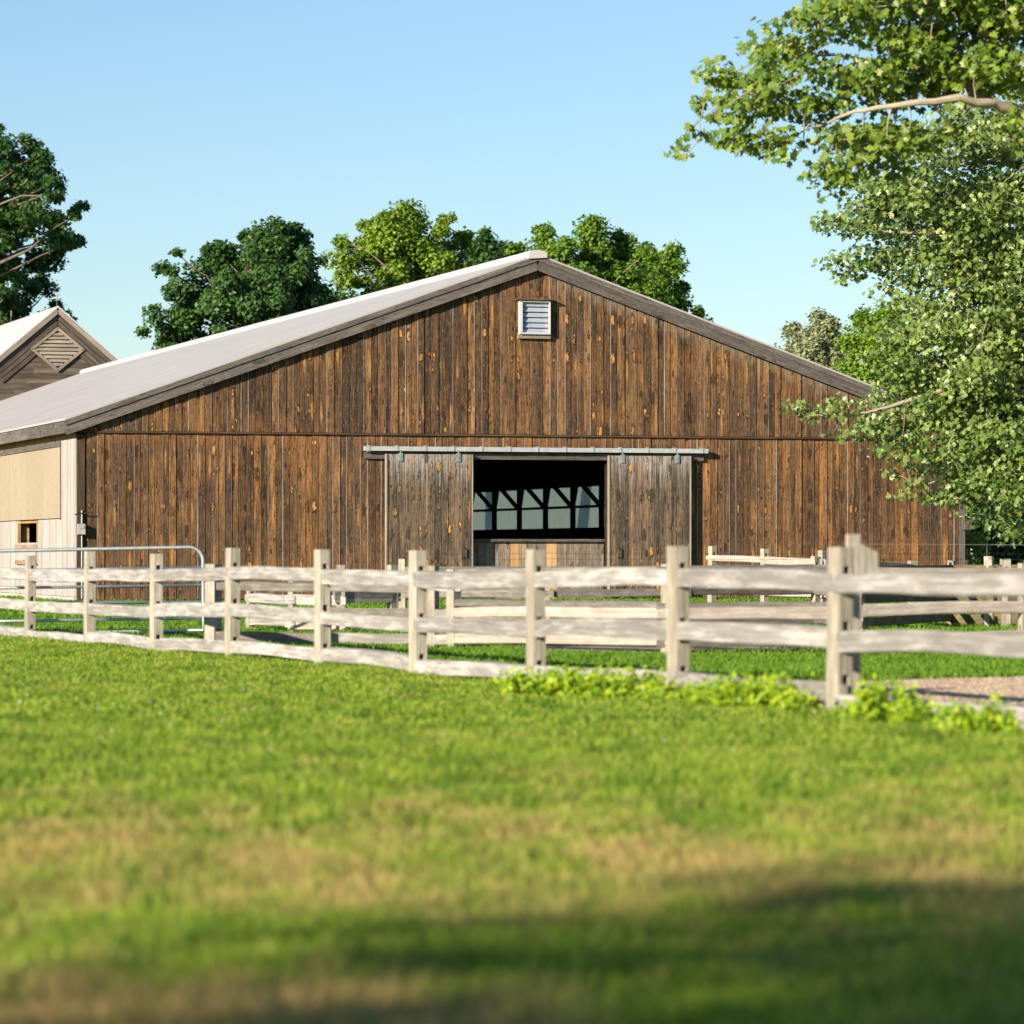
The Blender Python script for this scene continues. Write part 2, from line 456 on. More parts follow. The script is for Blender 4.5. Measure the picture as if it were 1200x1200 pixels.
def gravelmat(name, a, b):
    g = G(name)
    co = g.n('NewGeometry').outputs['Position']
    n1 = g.noise(co, 2.0, 4, 0.6)
    vo = g.n('TexVoronoi', {'Vector': co, 'Scale': 45.0})
    c = g.mix(g.ramp(n1, 0.3, 0.7), a, b)
    c = g.mix(g.math('MULTIPLY', g.sep(vo.outputs['Color'])[0], 0.5), c, tuple(x * 0.6 for x in a))
    g.set('Base Color', c); g.set('Roughness', 0.95)
    g.set('Normal', g.bump(vo.outputs['Distance'], 1.0, 0.02))
    return g.m
M['gravel'] = gravelmat('gravel', (0.54, 0.40, 0.265), (0.66, 0.52, 0.375))
M['dirt'] = gravelmat('trodden_dirt', (0.30, 0.225, 0.15), (0.44, 0.35, 0.25))
M['ground'] = groundmat()
M['grass'] = grassmat('grass_blades', (0.10, 0.205, 0.016), (0.33, 0.43, 0.042), (0.54, 0.38, 0.15), trans=0.42)
M['grass_far'] = grassmat('paddock_grass', (0.085, 0.20, 0.014), (0.19, 0.33, 0.03), (0.22, 0.34, 0.04), trans=0.42)
M['weed'] = leafmat('weed_leaf', (0.10, 0.24, 0.012), (0.42, 0.52, 0.022), trans=0.42)
M['clover'] = plain('clover_white', (0.75, 0.75, 0.7), 0.8)
M['leaf_dark'] = leafmat('leaf_dark_green', (0.024, 0.075, 0.022), (0.10, 0.20, 0.038), trans=0.3)
M['leaf_bright'] = leafmat('leaf_bright_green', (0.06, 0.15, 0.012), (0.29, 0.40, 0.035), trans=0.34)
M['leaf_mid'] = leafmat('leaf_mid_green', (0.05, 0.14, 0.014), (0.22, 0.34, 0.036), trans=0.34)
M['leaf_pale'] = leafmat('leaf_pale_silver', (0.12, 0.16, 0.06), (0.42, 0.44, 0.24), trans=0.25)
M['leaf_maple'] = leafmat('maple_leaf', (0.045, 0.115, 0.012), (0.235, 0.31, 0.035), back=(0.34, 0.36, 0.10), trans=0.3, rough=0.42, spec=0.4)
M['leaf_maple2'] = leafmat('silver_maple_leaf', (0.032, 0.085, 0.013), (0.235, 0.31, 0.07), back=(0.47, 0.48, 0.235), trans=0.22, rough=0.4, spec=0.4)

# ------------------------------------------------------------------ ground, path
mb = MB()
mb.poly([(-2500, -300, 0), (2500, -300, 0), (2500, 4000, 0), (-2500, 4000, 0)])
ground = tag(mb.build('ground', M['ground']), kind='structure')

def sheet(name, pts, z, m):
    me = MB(); me.poly([(x, y, z) for x, y in pts])
    return tag(me.build(name, m), kind='structure')
def gp(x, y):
    Z = gz(y); return ((x - 600) * Z / F, Z)
path_pts = [gp(955, 815), gp(975, 806), gp(1010, 799), gp(1080, 796.5), gp(1140, 795), gp(1200, 793.5), (12.0, 34.8), (40, 36), (40, 28.5), (8.0, 25.6), gp(1200, 862), gp(1120, 848), gp(1050, 834), gp(1000, 824)]
sheet('gravel_path', path_pts, 0.004, M['gravel'])
dirt_pts = [gp(400, 758.5), gp(600, 758), gp(700, 757), gp(1000, 757), (9, 45.8), (9, 44.0), gp(1000, 764), gp(800, 766.5), gp(640, 765), gp(560, 762)]
sheet('dirt_track', dirt_pts, 0.004, M['dirt'])

# ------------------------------------------------------------------ the big barn
X0, Y0 = -9.51, 83.9
cb, sb = math.cos(BARN_ROT), math.sin(BARN_ROT)
def ux(x):
    k = (x - 600) / F
    return (k * Y0 - X0) / (cb - k * sb)
def uz(y, u):
    return CH + (HZ - y) * (Y0 + sb * u) / F
def vl(x):                                         # along the left wall
    k = (x - 600) / F
    return (X0 - k * Y0) / (sb + cb * k)
barn = thing('riding_barn', 'long brown board barn with white metal roof and open sliding doors', 'barn', (X0, Y0, 0), BARN_ROT)

OL, OR, OT = ux(551), ux(710), uz(538, ux(630))    # the doorway
def top_at(u):
    return (EAVE + SL * u if u < BW / 2 else EAVE + SL * (BW - u))

# front wall, lower boards
TR = 3.73
mb = MB(); mg = MB()
def board_run(mbx, u0, u1, z0, zt, wmin=0.135, wmax=0.185, base_v=0.0, skip=None):
    u = u0
    while u < u1 - 0.02:
        w_ = min(random.uniform(wmin, wmax), u1 - u)
        d = 0.02 + random.uniform(0, 0.026)
        uc = u + w_ / 2
        if skip is None or not skip(uc):
            zb = z0(uc) if callable(z0) else z0
            zt_ = zt(uc) if callable(zt) else zt
            rz_ = random.uniform(-0.0012, 0.0012)
            if zt_ > zb + 0.03:
                mbx.box((uc, base_v - d / 2, (zb + zt_) / 2), (w_ - 0.013, d, zt_ - zb), M=roty(rz_), g=2)
                if random.random() < 0.62:
                    sw_ = random.uniform(0.009, 0.017)
                    mbx.box((u + w_, base_v - 0.016, (zb + zt_) / 2), (sw_, 0.034 + random.uniform(0, .008), zt_ - zb - 0.01), g=2, rnd=2 + random.random())
        u += w_
board_run(mb, 0.17, OL, 0.08, TR - 0.002)
board_run(mb, OL, OR, OT + 0.16, TR - 0.002)
board_run(mb, OR, BW - 0.12, 0.08, TR - 0.002)
mb.build('front_boards', M['barn'], barn)
board_run(mg, 0.05, BW - 0.05, TR + 0.045, lambda u: top_at(u) - 0.10, base_v=-0.045)
mg.build('gable_boards', M['gable'], barn)

# wall cores behind the boards
mb = MB()
mb.box((OL / 2, 0.05, (OT) / 2), (OL, 0.1, OT))
mb.box(((OR + BW) / 2, 0.05, OT / 2), (BW - OR, 0.1, OT))
mb.poly([(0, 0, OT), (BW, 0, OT), (BW, 0, EAVE - 0.1), (BW / 2, 0, RIDGE - 0.1), (0, 0, EAVE - 0.1)])
mb.poly([(0, 0.1, OT), (0, 0.1, EAVE - 0.1), (BW / 2, 0.1, RIDGE - 0.1), (BW, 0.1, EAVE - 0.1), (BW, 0.1, OT)])
mb.poly([(OL, 0, OT), (OL, 0.1, OT), (OR, 0.1, OT), (OR, 0, OT)])
mb.poly([(0, -0.044, TR + 0.03), (BW, -0.044, TR + 0.03), (BW, -0.044, EAVE - 0.1), (BW / 2, -0.044, RIDGE - 0.12), (0, -0.044, EAVE - 0.1)])
mb.build('front_wall', M['black'], barn)
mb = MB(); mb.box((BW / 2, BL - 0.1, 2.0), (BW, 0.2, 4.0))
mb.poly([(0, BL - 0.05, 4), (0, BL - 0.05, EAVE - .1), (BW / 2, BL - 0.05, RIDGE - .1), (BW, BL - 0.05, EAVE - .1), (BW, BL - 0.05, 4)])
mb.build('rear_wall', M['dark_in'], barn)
# drip board between lower and upper boards
mb = MB(); mb.box((BW / 2, -0.045, TR + 0.02), (BW - 0.1, 0.09, 0.036), g=0)
mb.build('drip_board', M['brown_board'], barn)

# roof
OH, EO = 0.25, 0.30
ang = math.atan(SL)
mb = MB()
hw = BW / 2 + EO
Ls = hw / math.cos(ang)
for sgn in (-1, 1):
    # each slope: a thin slab
    e = (BW / 2 + sgn * hw)
    ze = RIDGE - SL * hw
    v0, v1 = -OH, BL + OH
    a = [(BW / 2, v0, RIDGE), (e, v0, ze), (e, v1, ze), (BW / 2, v1, RIDGE)]
    b = [(x, y, z - 0.045) for x, y, z in a]
    uvq = [(v0, 0), (v0, Ls), (v1, Ls), (v1, 0)]
    mb.poly(a if sgn < 0 else a[::-1], uvq if sgn < 0 else uvq[::-1])
    mb.poly(b[::-1] if sgn < 0 else b, uvq[::-1] if sgn < 0 else uvq)
    for i in range(4):
        j = (i + 1) % 4
        if i == 3: continue
        mb.poly([a[i], b[i], b[j], a[j]], [(0, 0)] * 4)
roof = mb.build('roof', M['roof'], barn)
mb = MB()
prof = [(-0.24, -0.12), (-0.23, 0.01), (-0.17, 0.065), (0.0, 0.085), (0.15, 0.05), (0.19, -0.0), (0.2, -0.09)]
vs = [-OH - 0.05, BL + OH + 0.05]
for i in range(len(prof) - 1):
    (a0, z0), (a1, z1) = prof[i], prof[i + 1]
    mb.poly([(BW / 2 + a0, vs[0], RIDGE + z0), (BW / 2 + a1, vs[0], RIDGE + z1), (BW / 2 + a1, vs[1], RIDGE + z1), (BW / 2 + a0, vs[1], RIDGE + z0)])
mb.poly([(BW / 2 + a, vs[0], RIDGE + z) for a, z in prof[::-1]])
mb.poly([(BW / 2 + a, vs[1], RIDGE + z) for a, z in prof])
mb.build('ridge_cap', M['ridge'], roof)

# rake boards and eave boards
for sgn in (-1, 1):
    R_ = roty(ang * sgn)
    dn = np.array([0, 0, -1.0])
    mid = np.array([BW / 2 + sgn * hw / 2, -OH, (RIDGE + RIDGE - SL * hw) / 2])
    mb = MB(); mb.box(mid + np.array([0, 0.02, -0.10]), (Ls, 0.045, 0.11), M=R_, g=0)
    mb.build('rake_trim', M['grey_board'], barn)
    mb = MB(); mb.box(mid + np.array([0, 0.05, -0.255]), (Ls - 0.02, 0.05, 0.23), M=R_, g=0)
    mb.build('rake_board', M['grey_board'], barn)
    e = BW / 2 + sgn * (hw - 0.02); ze = RIDGE - SL * hw
    mb = MB()
    v = -OH + 0.08
    while v < BL:
        l = min(4.9, BL + OH - v)
        mb.box((e, v + l / 2, ze - 0.19), (0.04, l - 0.004, 0.26), g=1)
        v += l
    mb.build('eave_board', M['grey_board'], barn)
    # soffit
    mb = MB()
    so = BW / 2 + sgn * (BW / 2 + EO / 2)
    mb.box((so, BL / 2, ze - 0.10), (EO - 0.06, BL, 0.02), g=1)
    mb.build('soffit', M['grey_board'], barn)

# corner boards of the front
mb = MB(); mb.box((0.085, -0.03, 1.85), (0.16, 0.06, 3.7)); mb.build('corner_board', M['brown_board'], barn)
mb = MB(); mb.box((BW - 0.05, -0.035, 2.0), (0.13, 0.07, 3.98)); mb.build('corner_board', M['grey_board'], barn)

# left wall
VW0, VW1 = vl(46), vl(23)
ZW0, ZW1 = 1.34, 1.80
mb = MB()
mb.box((0.06, VW0 / 2, 2.0), (0.1, VW0, 4.0)); mb.box((0.06, (VW1 + BL) / 2, 2.0), (0.1, BL - VW1, 4.0))
mb.box((0.06, (VW0 + VW1) / 2, ZW0 / 2), (0.1, VW1 - VW0, ZW0)); mb.box((0.06, (VW0 + VW1) / 2, (ZW1 + 4) / 2), (0.1, VW1 - VW0, 4 - ZW1))
mb.build('side_wall', M['black'], barn)
mb = MB()
v = 0.0
VC = vl(73)
while v < BL:
    w_ = random.uniform(0.16, 0.24); vc = v + w_ / 2
    d = 0.02 + random.uniform(0, 0.008)
    zt = 3.62 if vc < VC else 1.86
    segs = [(0.14, zt)]
    if VW0 - 0.03 < vc < VW1 + 0.03: segs = [(0.14, ZW0)]
    for a, b in segs:
        mb.box((-d / 2, vc, (a + b) / 2), (d, w_ - 0.005, b - a))
    v += w_
mb.build('side_boards', M['white_board'], barn)
mb = MB()
v = VC + 0.08
while v < BL:
    mb.box((-0.013, v + 1.21, (1.88 + 3.47) / 2), (0.02, 2.41, 3.47 - 1.88)); v += 2.42
mb.build('plywood_panel', M['ply'], barn)
mb = MB()
mb.box((-0.025, (VC + BL) / 2, 3.545), (0.05, BL - VC, 0.13), g=1)
mb.box((-0.022, VC + 0.03, 2.65), (0.045, 0.07, 1.62))
mb.build('side_trim', M['grey_board'], barn)
mb = MB(); v = 0.0
while v < BL:
    w_ = random.uniform(0.13, 0.2); mb.box((-0.014, v + w_ / 2, 3.80), (0.02, w_ - 0.006, 0.36)); v += w_
mb.build('frieze_boards', M['orange_board'], barn)
mb = MB(); mb.box((-0.02, BL / 2, 0.065), (0.1, BL, 0.13), g=1); mb.build('foundation_sill', M['concrete'], barn)
# small side window with its lowered shutter
mb = MB()
mb.box((-0.02, VW1 - 0.05, (ZW0 + ZW1) / 2), (0.06, 0.1, ZW1 - ZW0))
mb.box((-0.02, VW0 + 0.04, (ZW0 + ZW1) / 2), (0.06, 0.08, ZW1 - ZW0))
mb.box((-0.02, (VW0 + VW1) / 2, ZW1 + 0.02), (0.07, VW1 - VW0 + 0.1, 0.05), g=1)
mb.box((0.12, VW1 + 0.02, (ZW0 + ZW1) / 2), (0.22, 0.05, ZW1 - ZW0), g=0)
sw = mb.build('side_window', M['orange_board'], barn)
mb = MB()
mb.box((-0.045, (VW0 + VW1) / 2, 1.06), (0.025, VW1 - VW0, 0.42))
sh = mb.build('shutter', M['white_board'], sw)
mb = MB()
mb.box((-0.07, (VW0 + VW1) / 2 + 0.1, 1.235), (0.03, VW1 - VW0 + 0.2, 0.12), g=1)
mb.box((-0.07, (VW0 + VW1) / 2 + 0.1, 0.88), (0.03, VW1 - VW0 + 0.2, 0.10), g=1)
mb.box((-0.068, VW0 + 0.06, 1.06), (0.03, 0.12, 0.3), g=2)
mb.build('shutter_batten', wood('weathered_batten', (0.2, 0.13, 0.08), (0.34, 0.24, 0.16), (0.45, 0.35, 0.25)), sw)

# right wall: a band of milky panes between posts and knee braces
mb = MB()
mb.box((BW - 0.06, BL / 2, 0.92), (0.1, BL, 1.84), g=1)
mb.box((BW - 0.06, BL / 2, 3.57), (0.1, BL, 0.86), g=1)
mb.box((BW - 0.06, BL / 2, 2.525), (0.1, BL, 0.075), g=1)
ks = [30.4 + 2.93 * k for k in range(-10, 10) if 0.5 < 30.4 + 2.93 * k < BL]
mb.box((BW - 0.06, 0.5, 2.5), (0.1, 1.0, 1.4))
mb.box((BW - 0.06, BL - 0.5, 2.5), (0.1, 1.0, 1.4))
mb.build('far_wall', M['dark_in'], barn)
for v in ks:
    if not (16 < v < 52): continue
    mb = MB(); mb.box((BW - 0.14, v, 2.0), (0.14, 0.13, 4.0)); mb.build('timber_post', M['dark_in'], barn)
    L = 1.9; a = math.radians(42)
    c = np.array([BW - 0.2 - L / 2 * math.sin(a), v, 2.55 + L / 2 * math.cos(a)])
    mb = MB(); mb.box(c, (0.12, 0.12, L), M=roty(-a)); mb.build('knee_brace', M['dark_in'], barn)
    t_ = math.radians(28); mb = MB(); mb.box((BW - 0.13, v - 0.24, 3.03), (0.1, 0.16, 0.75), M=np.array([[1, 0, 0], [0, math.cos(t_), -math.sin(t_)], [0, math.sin(t_), math.cos(t_)]])); mb.build('wall_brace', M['dark_in'], barn)
for i in range(len(ks) - 1):
    if not (20 < ks[i] < 48): continue
    a, b = ks[i] + 0.1, ks[i + 1] - 0.1
    mb = MB(); mb.box((BW - 0.09, (a + b) / 2, 1.855), (0.06, b - a, 0.04), g=1)
    wd = mb.build('window', M['dark_in'], barn)
    mb = MB(); mb.box((BW - 0.05, (a + b) / 2, 2.165), (0.012, b - a + 0.16, 0.645), g=1); mb.build('pane', M['pane'], wd)
    mb = MB(); mb.box((BW - 0.05, (a + b) / 2, 2.85), (0.012, b - a + 0.16, 0.575), g=1); mb.build('pane', M['pane'], wd)
# interior lamp shade near the doorway
mb = MB()
cl = (ux(567), 7.0, 3.36)
mb.tube([(cl[0], cl[1], 3.5), (cl[0], cl[1], 3.42)], [0.05, 0.05], 12)
mb.tube([(cl[0], cl[1], 3.42), (cl[0], cl[1], 3.34), (cl[0], cl[1], 3.30)], [0.08, 0.28, 0.30], 16)
mb.tube([(cl[0], cl[1], 3.5), (cl[0], cl[1], 5.6)], 0.012, 6)
tag(mb.build('pendant_lamp', M['vent_slat'], barn), 'unlit round lamp hanging inside the dark doorway')

# door header, track, doors
hu0, hu1 = ux(426), ux(823)
mb = MB(); mb.box(((hu0 + hu1) / 2, -0.075, uz(535, 10) + 0.0), (hu1 - hu0, 0.07, 0.15), g=0)
mb.build('door_header', M['grey_board'], barn)
tu0, tu1 = ux(424), ux(826)
tz = uz(527.3, 10.3)
mb = MB()
mb.box(((tu0 + tu1) / 2, -0.20, tz), (tu1 - tu0, 0.09, 0.10), g=0)
trk = mb.build('door_track', M['track'], barn)
n = 13
for k in range(n):
    mb = MB(); u = tu0 + 0.12 + (tu1 - tu0 - 0.24) * k / (n - 1)
    mb.box((u, -0.20, tz + 0.005), (0.04, 0.098, 0.112)); mb.box((u, -0.11, tz + 0.066), (0.04, 0.16, 0.02))
    mb.build('track_bracket', M['galv'], trk)

def sliding_door(x0, x1, label):
    a, b = ux(x0), ux(x1)
    zt, zb = uz(533.5, 10.3), 0.12
    mb = MB(); u = a + 0.03
    while u < b - 0.04:
        w_ = min(random.uniform(0.11, 0.17), b - 0.03 - u)
        d = 0.024 + random.uniform(0, 0.014)
        mb.box((u + w_ / 2, -0.19 - d / 2, (zt + zb) / 2), (w_ - 0.005, d, zt - zb), M=roty(random.uniform(-0.001, 0.001)))
        u += w_
    mb.box(((a + b) / 2, -0.165, (zt + zb) / 2), (b - a - 0.04, 0.05, zt - zb - 0.02))
    d_ = mb.build('sliding_door', M['door'], barn); d_['label'] = label
    for e in (a + 0.012, b - 0.012):
        mb = MB(); mb.box((e, -0.18, (zt + zb) / 2), (0.03, 0.11, zt - zb + 0.006))
        mb.build('door_edge', M['silver_light'], d_)
    for t in (0.165, 0.83):
        mb = MB(); u = a + (b - a) * t
        mb.box((u, -0.24, zt - 0.07), (0.10, 0.012, 0.19), g=2); mb.box((u, -0.243, zt - 0.03), (0.03, 0.014, 0.24))
        mb.build('door_hanger', M['galv'], d_)
    for e, s in ((b - 0.22, 1),) if x0 < 600 else ((a + 0.22, 1),):
        mb = MB()
        mb.tube([(e, -0.235, 1.0), (e, -0.29, 1.02), (e, -0.29, 1.2), (e, -0.235, 1.22)], 0.014, 6)
        mb.build('door_handle', M['iron'], d_)
sliding_door(449.5, 551, 'left weathered sliding door with whitened board tops')
sliding_door(710, 806, 'right sliding door with bright orange knots')
# half wall across the doorway
mb = MB(); u = OL + 0.01
zk = uz(635, 10.4)
fresh = []
while u < OR - 0.02:
    w_ = min(random.uniform(0.15, 0.24), OR - 0.01 - u); fr = False
    px = 551 + 159 * ((u + w_ / 2 - OL) / (OR - OL))
    if abs(px - 607) < 6 or abs(px - 650) < 6: fresh.append((u, w_))
    else: mb.box((u + w_ / 2, 0.14, zk / 2), (w_ - 0.004, 0.03, zk))
    u += w_
kb = mb.build('half_wall', M['kick'], barn)
if fresh:
    for u, w_ in fresh:
        mb = MB(); mb.box((u + w_ / 2, 0.14, zk / 2), (w_ - 0.004, 0.032, zk)); mb.build('replacement_board', M['fresh'], kb)
mb = MB(); mb.box(((OL + OR) / 2, 0.13, zk + 0.035), (OR - OL - 0.01, 0.16, 0.06), g=0); mb.build('half_wall_cap', M['grey_board'], kb)

# gable vent
va, vb = ux(606), ux(642); vz0, vz1 = uz(391, 10.3), uz(354, 10.3)
mb = MB()
mb.box((va + 0.035, -0.15, (vz0 + vz1) / 2), (0.06, 0.14, vz1 - vz0)); mb.box((vb - 0.015, -0.15, (vz0 + vz1) / 2), (0.03, 0.14, vz1 - vz0))
mb.box(((va + vb) / 2, -0.15, vz1 + 0.005), (vb - va, 0.14, 0.035), g=0); mb.box(((va + vb) / 2, -0.15, vz0 - 0.005), (vb - va, 0.14, 0.035), g=0)
vent = mb.build('louvred_vent', M['vent_white'], barn)
ns = 6
for k in range(ns):
    mb = MB(); z = vz0 + (vz1 - vz0) * (k + 0.5) / ns
    Rx = np.array([[1, 0, 0], [0, math.cos(0.4), math.sin(0.4)], [0, -math.sin(0.4), math.cos(0.4)]])
    mb.box(((va + vb) / 2 + 0.015, -0.14, z), (vb - va - 0.12, 0.012, (vz1 - vz0) / ns - 0.012), M=Rx, g=0)
    mb.build('slat', M['vent_slat'], vent)
mb = MB()
mb.box(((va + vb) / 2, -0.17, vz1 + 0.05), (vb - va + 0.16, 0.2, 0.035), g=0)
mb.build('vent_hood', M['brown_board'], vent)
mb = MB(); mb.box(((va + vb) / 2, -0.12, vz0 - 0.07), (vb - va + 0.04, 0.09, 0.10), g=0)
mb.build('vent_sill', M['silver_light'], vent)

# meter box with its conduit on the left corner
def local(u, v, z):
    return (X0 + u * cb - v * sb, Y0 + u * sb + v * cb, z)
mt = thing('meter_box', 'grey electrical box with thin conduit on the barn corner', 'electrical box', local(ux(94), -0.07, uz(626, 0)), BARN_ROT)
mb = MB(); mb.box((0, -0.06, 0.11), (0.16, 0.12, 0.23)); mb.box((0, -0.125, 0.15), (0.1, 0.015, 0.06)); mb.build('box_body', plain('box_grey', (0.36, 0.34, 0.31), 0.6), mt)
mb = MB(); mb.tube([(0.02, -0.02, -1.4), (0.02, -0.02, 0)], 0.018, 8); mb.tube([(0.02, -0.02, 0.23), (0.02, -0.02, 0.52)], 0.018, 8); mb.build('conduit', M['galv'], mt)
mb = MB(); mb.tube([(-0.14, -0.1, 0.42), (-0.05, -0.05, 0.46), (0.06, -0.06, 0.45), (0.16, -0.1, 0.48)], 0.014, 6); mb.build('insulator_arm', M['iron'], mt)
# nesting box on the right corner
bh = thing('nesting_box', 'small grey wooden nesting box on the right barn corner', 'nesting box', local(BW + 0.02, -0.16, uz(621, 20)), BARN_ROT)
mb = MB(); mb.box((0, 0, 0.14), (0.17, 0.17, 0.28)); mb.box((0, -0.09, 0.17), (0.05, 0.006, 0.05)); mb.build('box_body', M['grey_board'], bh)
mb = MB(); mb.box((0, -0.02, 0.295), (0.30, 0.26, 0.03), M=roty(0.12), g=0); mb.build('lid', M['silver_light'], bh)
mb = MB(); mb.tube([(0.1, -0.02, 0.28), (0.3, -0.05, 0.34), (0.42, -0.06, 0.5)], 0.008, 5); mb.build('perch_twig', M['bark'], bh)

# ------------------------------------------------------------------ the smaller barn behind
SBR = R(17)
AX, AY = -18.24, 154.0
SA = 11.0; ss = 0.85; shw = 7.0
sbn = thing('silvered_barn', 'silvered wooden barn with diamond gable vent and white roof', 'barn', (AX, AY, 0), SBR)
mb = MB(); z = 0.0
while z < SA:
    h = random.uniform(0.19, 0.24)
    half = min(shw - 0.3, (SA - z - h - 0.1) / ss)
    if half > 0.1:
        u = -half
        while u < half:
            l = min(random.uniform(1.6, 4.2), half - u)
            mb.box((u + l / 2, -0.02 - random.uniform(0, 0.012), z + h / 2), (l - 0.01, 0.04, h - 0.006), g=0); u += l
    z += h
mb.build('gable_siding', M['silver_wood'], sbn)
mb = MB()
ze = SA - ss * shw
mb.poly([(-shw + .3, 0, 0), (shw - .3, 0, 0), (shw - .3, 0, ze + .1), (0, 0, SA - .15), (-shw + .3, 0, ze + .1)])
mb.box((-shw + .3, 12, ze / 2), (.1, 24, ze)); mb.box((shw - .3, 12, ze / 2), (.1, 24, ze))
mb.poly([(-shw + .3, 24, 0), (-shw + .3, 24, ze + .1), (0, 24, SA - .15), (shw - .3, 24, ze + .1), (shw - .3, 24, 0)])
mb.build('wall', M['black'], sbn)
mb = MB()
for sgn in (-1, 1):
    a = [(0, -0.20, SA), (sgn * shw, -0.20, ze), (sgn * shw, 24.3, ze), (0, 24.3, SA)]
    b = [(x, y, z - 0.07) for x, y, z in a]
    mb.poly(a); mb.poly(b[::-1])
    for i in range(3): mb.poly([a[i], b[i], b[i + 1], a[i + 1]])
srf = mb.build('roof', M['roof_white'], sbn)
sang = math.atan(ss)
def chevron(off, width, v, m, name):
    mb = MB()
    for sgn in (-1, 1):
        L = 4.6 / math.cos(sang)
        c = np.array([sgn * 2.3, v, SA - off - ss * 2.3])
        mb.box(c, (L, 0.04, width), M=roty(sang * sgn), g=0)
    return mb.build(name, m, sbn)
for sgn in (-1, 1):
    L = shw / math.cos(sang)
    mb = MB(); mb.box((sgn * shw / 2, -0.175, SA - 0.20 - ss * shw / 2), (L, 0.05, 0.17), M=roty(sang * sgn), g=0); mb.build('rake_board', M['silver_light'], sbn)
# boards laid parallel to the rakes above the vent
mb = MB()
for k, off in enumerate((0.42, 0.66, 0.90, 1.14)):
    for sgn in (-1, 1):
        L = (2.55 - 0.1 * k) / math.cos(sang)
        mb.box((sgn * L / 2 * math.cos(sang), -0.075, SA - off - ss * L / 2 * math.cos(sang)), (L, 0.045, 0.155), M=roty(sang * sgn), g=0)
mb.build('slanted_boards', M['silver_wood'], sbn)
PXM = F / AY
dc = np.array([0.0, -0.12, CH + (HZ - 409.5) * AY / F]); dh, dw = 24.5 / PXM, 30 / PXM
cor = [dc + np.array(p) for p in ((0, 0, dh), (dw, 0, 0), (0, 0, -dh), (-dw, 0, 0))]
mb = MB()
for i in range(4):
    a, b = cor[i], cor[(i + 1) % 4]
    d = b - a; L = np.linalg.norm(d); an = math.atan2(-d[2], d[0])
    mb.box((a + b) / 2, (L + 0.06, 0.06, 0.11), M=roty(an), g=0)
dv = mb.build('diamond_vent', M['silver_light'], sbn)
k = 11
for i in range(k):
    z = dc[2] + dh * (1 - 2 * (i + 0.5) / k); half = dw * (1 - abs(z - dc[2]) / dh) - 0.07
    if half < 0.04: continue
    mb = MB(); Rx = np.array([[1, 0, 0], [0, math.cos(0.5), math.sin(0.5)], [0, -math.sin(0.5), math.cos(0.5)]])
    mb.box((0, dc[1] + 0.01, z), (2 * half, 0.02, 0.13), M=Rx, g=0)
    mb.build('slat', M['silver_light'], dv)
for yv in (0.0, 11.0):
    lr = thing('lightning_rod', 'thin lightning rod on the silvered barn gable peak' if yv == 0 else 'thin lightning rod midway along the silvered barn ridge',
               'lightning rod', (AX - yv * math.sin(SBR), AY + yv * math.cos(SBR), SA), SBR, 'lightning rods on the ridge')
    mb = MB(); mb.tube([(0, 0, 0), (0, 0, 0.25)], [0.05, 0.03], 8); mb.build('base', M['iron'], lr)
    mb = MB(); mb.tube([(0, 0, 0.25), (0, 0, 0.48), (0, 0, 0.5)], [0.022, 0.02, 0.004], 6); mb.build('rod', plain('rod_copper', (0.5, 0.3, 0.18), 0.5, 0.4), lr)

# ------------------------------------------------------------------ fences
def post_mesh(x, y, h, w_, d_, ang_, holes, hole_h, origin, lean=(0, 0)):
    """a mortised post: solid between the holes, two cheeks beside each"""
    mb = MB(origin)
    Mz = rotz(ang_)
    m_ = 0.05
    xs = [-w_ / 2, -m_ / 2, m_ / 2, w_ / 2]
    hs = sorted(holes)
    zs = [-0.05]; occ = []
    for z in hs:
        zs += [z - hole_h / 2, z + hole_h / 2]
    zs.append(h)
    rnd = random.random()
    sp = lambda px, py, pz: np.array([px * (1 - 0.04 * pz), py * (1 - 0.03 * pz), 0]) @ Mz.T + np.array([x + lean[0] * pz, y + lean[1] * pz, pz])
    def q(pts, uvs):
        mb.poly([sp(*p) for p in pts], uvs, rnd)
    N = len(zs) - 1
    solid = lambda ix, iz: 0 <= ix < 3 and 0 <= iz < N and not (ix == 1 and iz % 2 == 1)
    y0, y1 = -d_ / 2, d_ / 2
    for iz in range(N):
        a, b = zs[iz], zs[iz + 1]
        for ix in range(3):
            if not solid(ix, iz): continue
            l, r = xs[ix], xs[ix + 1]
            q([(l, y0, a), (r, y0, a), (r, y0, b), (l, y0, b)], [(a, l), (a, r), (b, r), (b, l)])
            q([(r, y1, a), (l, y1, a), (l, y1, b), (r, y1, b)], [(a, r + .3), (a, l + .3), (b, l + .3), (b, r + .3)])
            if not solid(ix - 1, iz): q([(l, y1, a), (l, y0, a), (l, y0, b), (l, y1, b)], [(a, y1 + .6), (a, y0 + .6), (b, y0 + .6), (b, y1 + .6)])
            if not solid(ix + 1, iz): q([(r, y0, a), (r, y1, a), (r, y1, b), (r, y0, b)], [(a, y0 + .9), (a, y1 + .9), (b, y1 + .9), (b, y0 + .9)])
            if not solid(ix, iz + 1): q([(l, y0, b), (r, y0, b), (r, y1, b), (l, y1, b)], [(l, y0), (r, y0), (r, y1), (l, y1)])
            if not solid(ix, iz - 1): q([(l, y1, a), (r, y1, a), (r, y0, a), (l, y0, a)], [(l, y1), (r, y1), (r, y0), (l, y0)])
    return mb

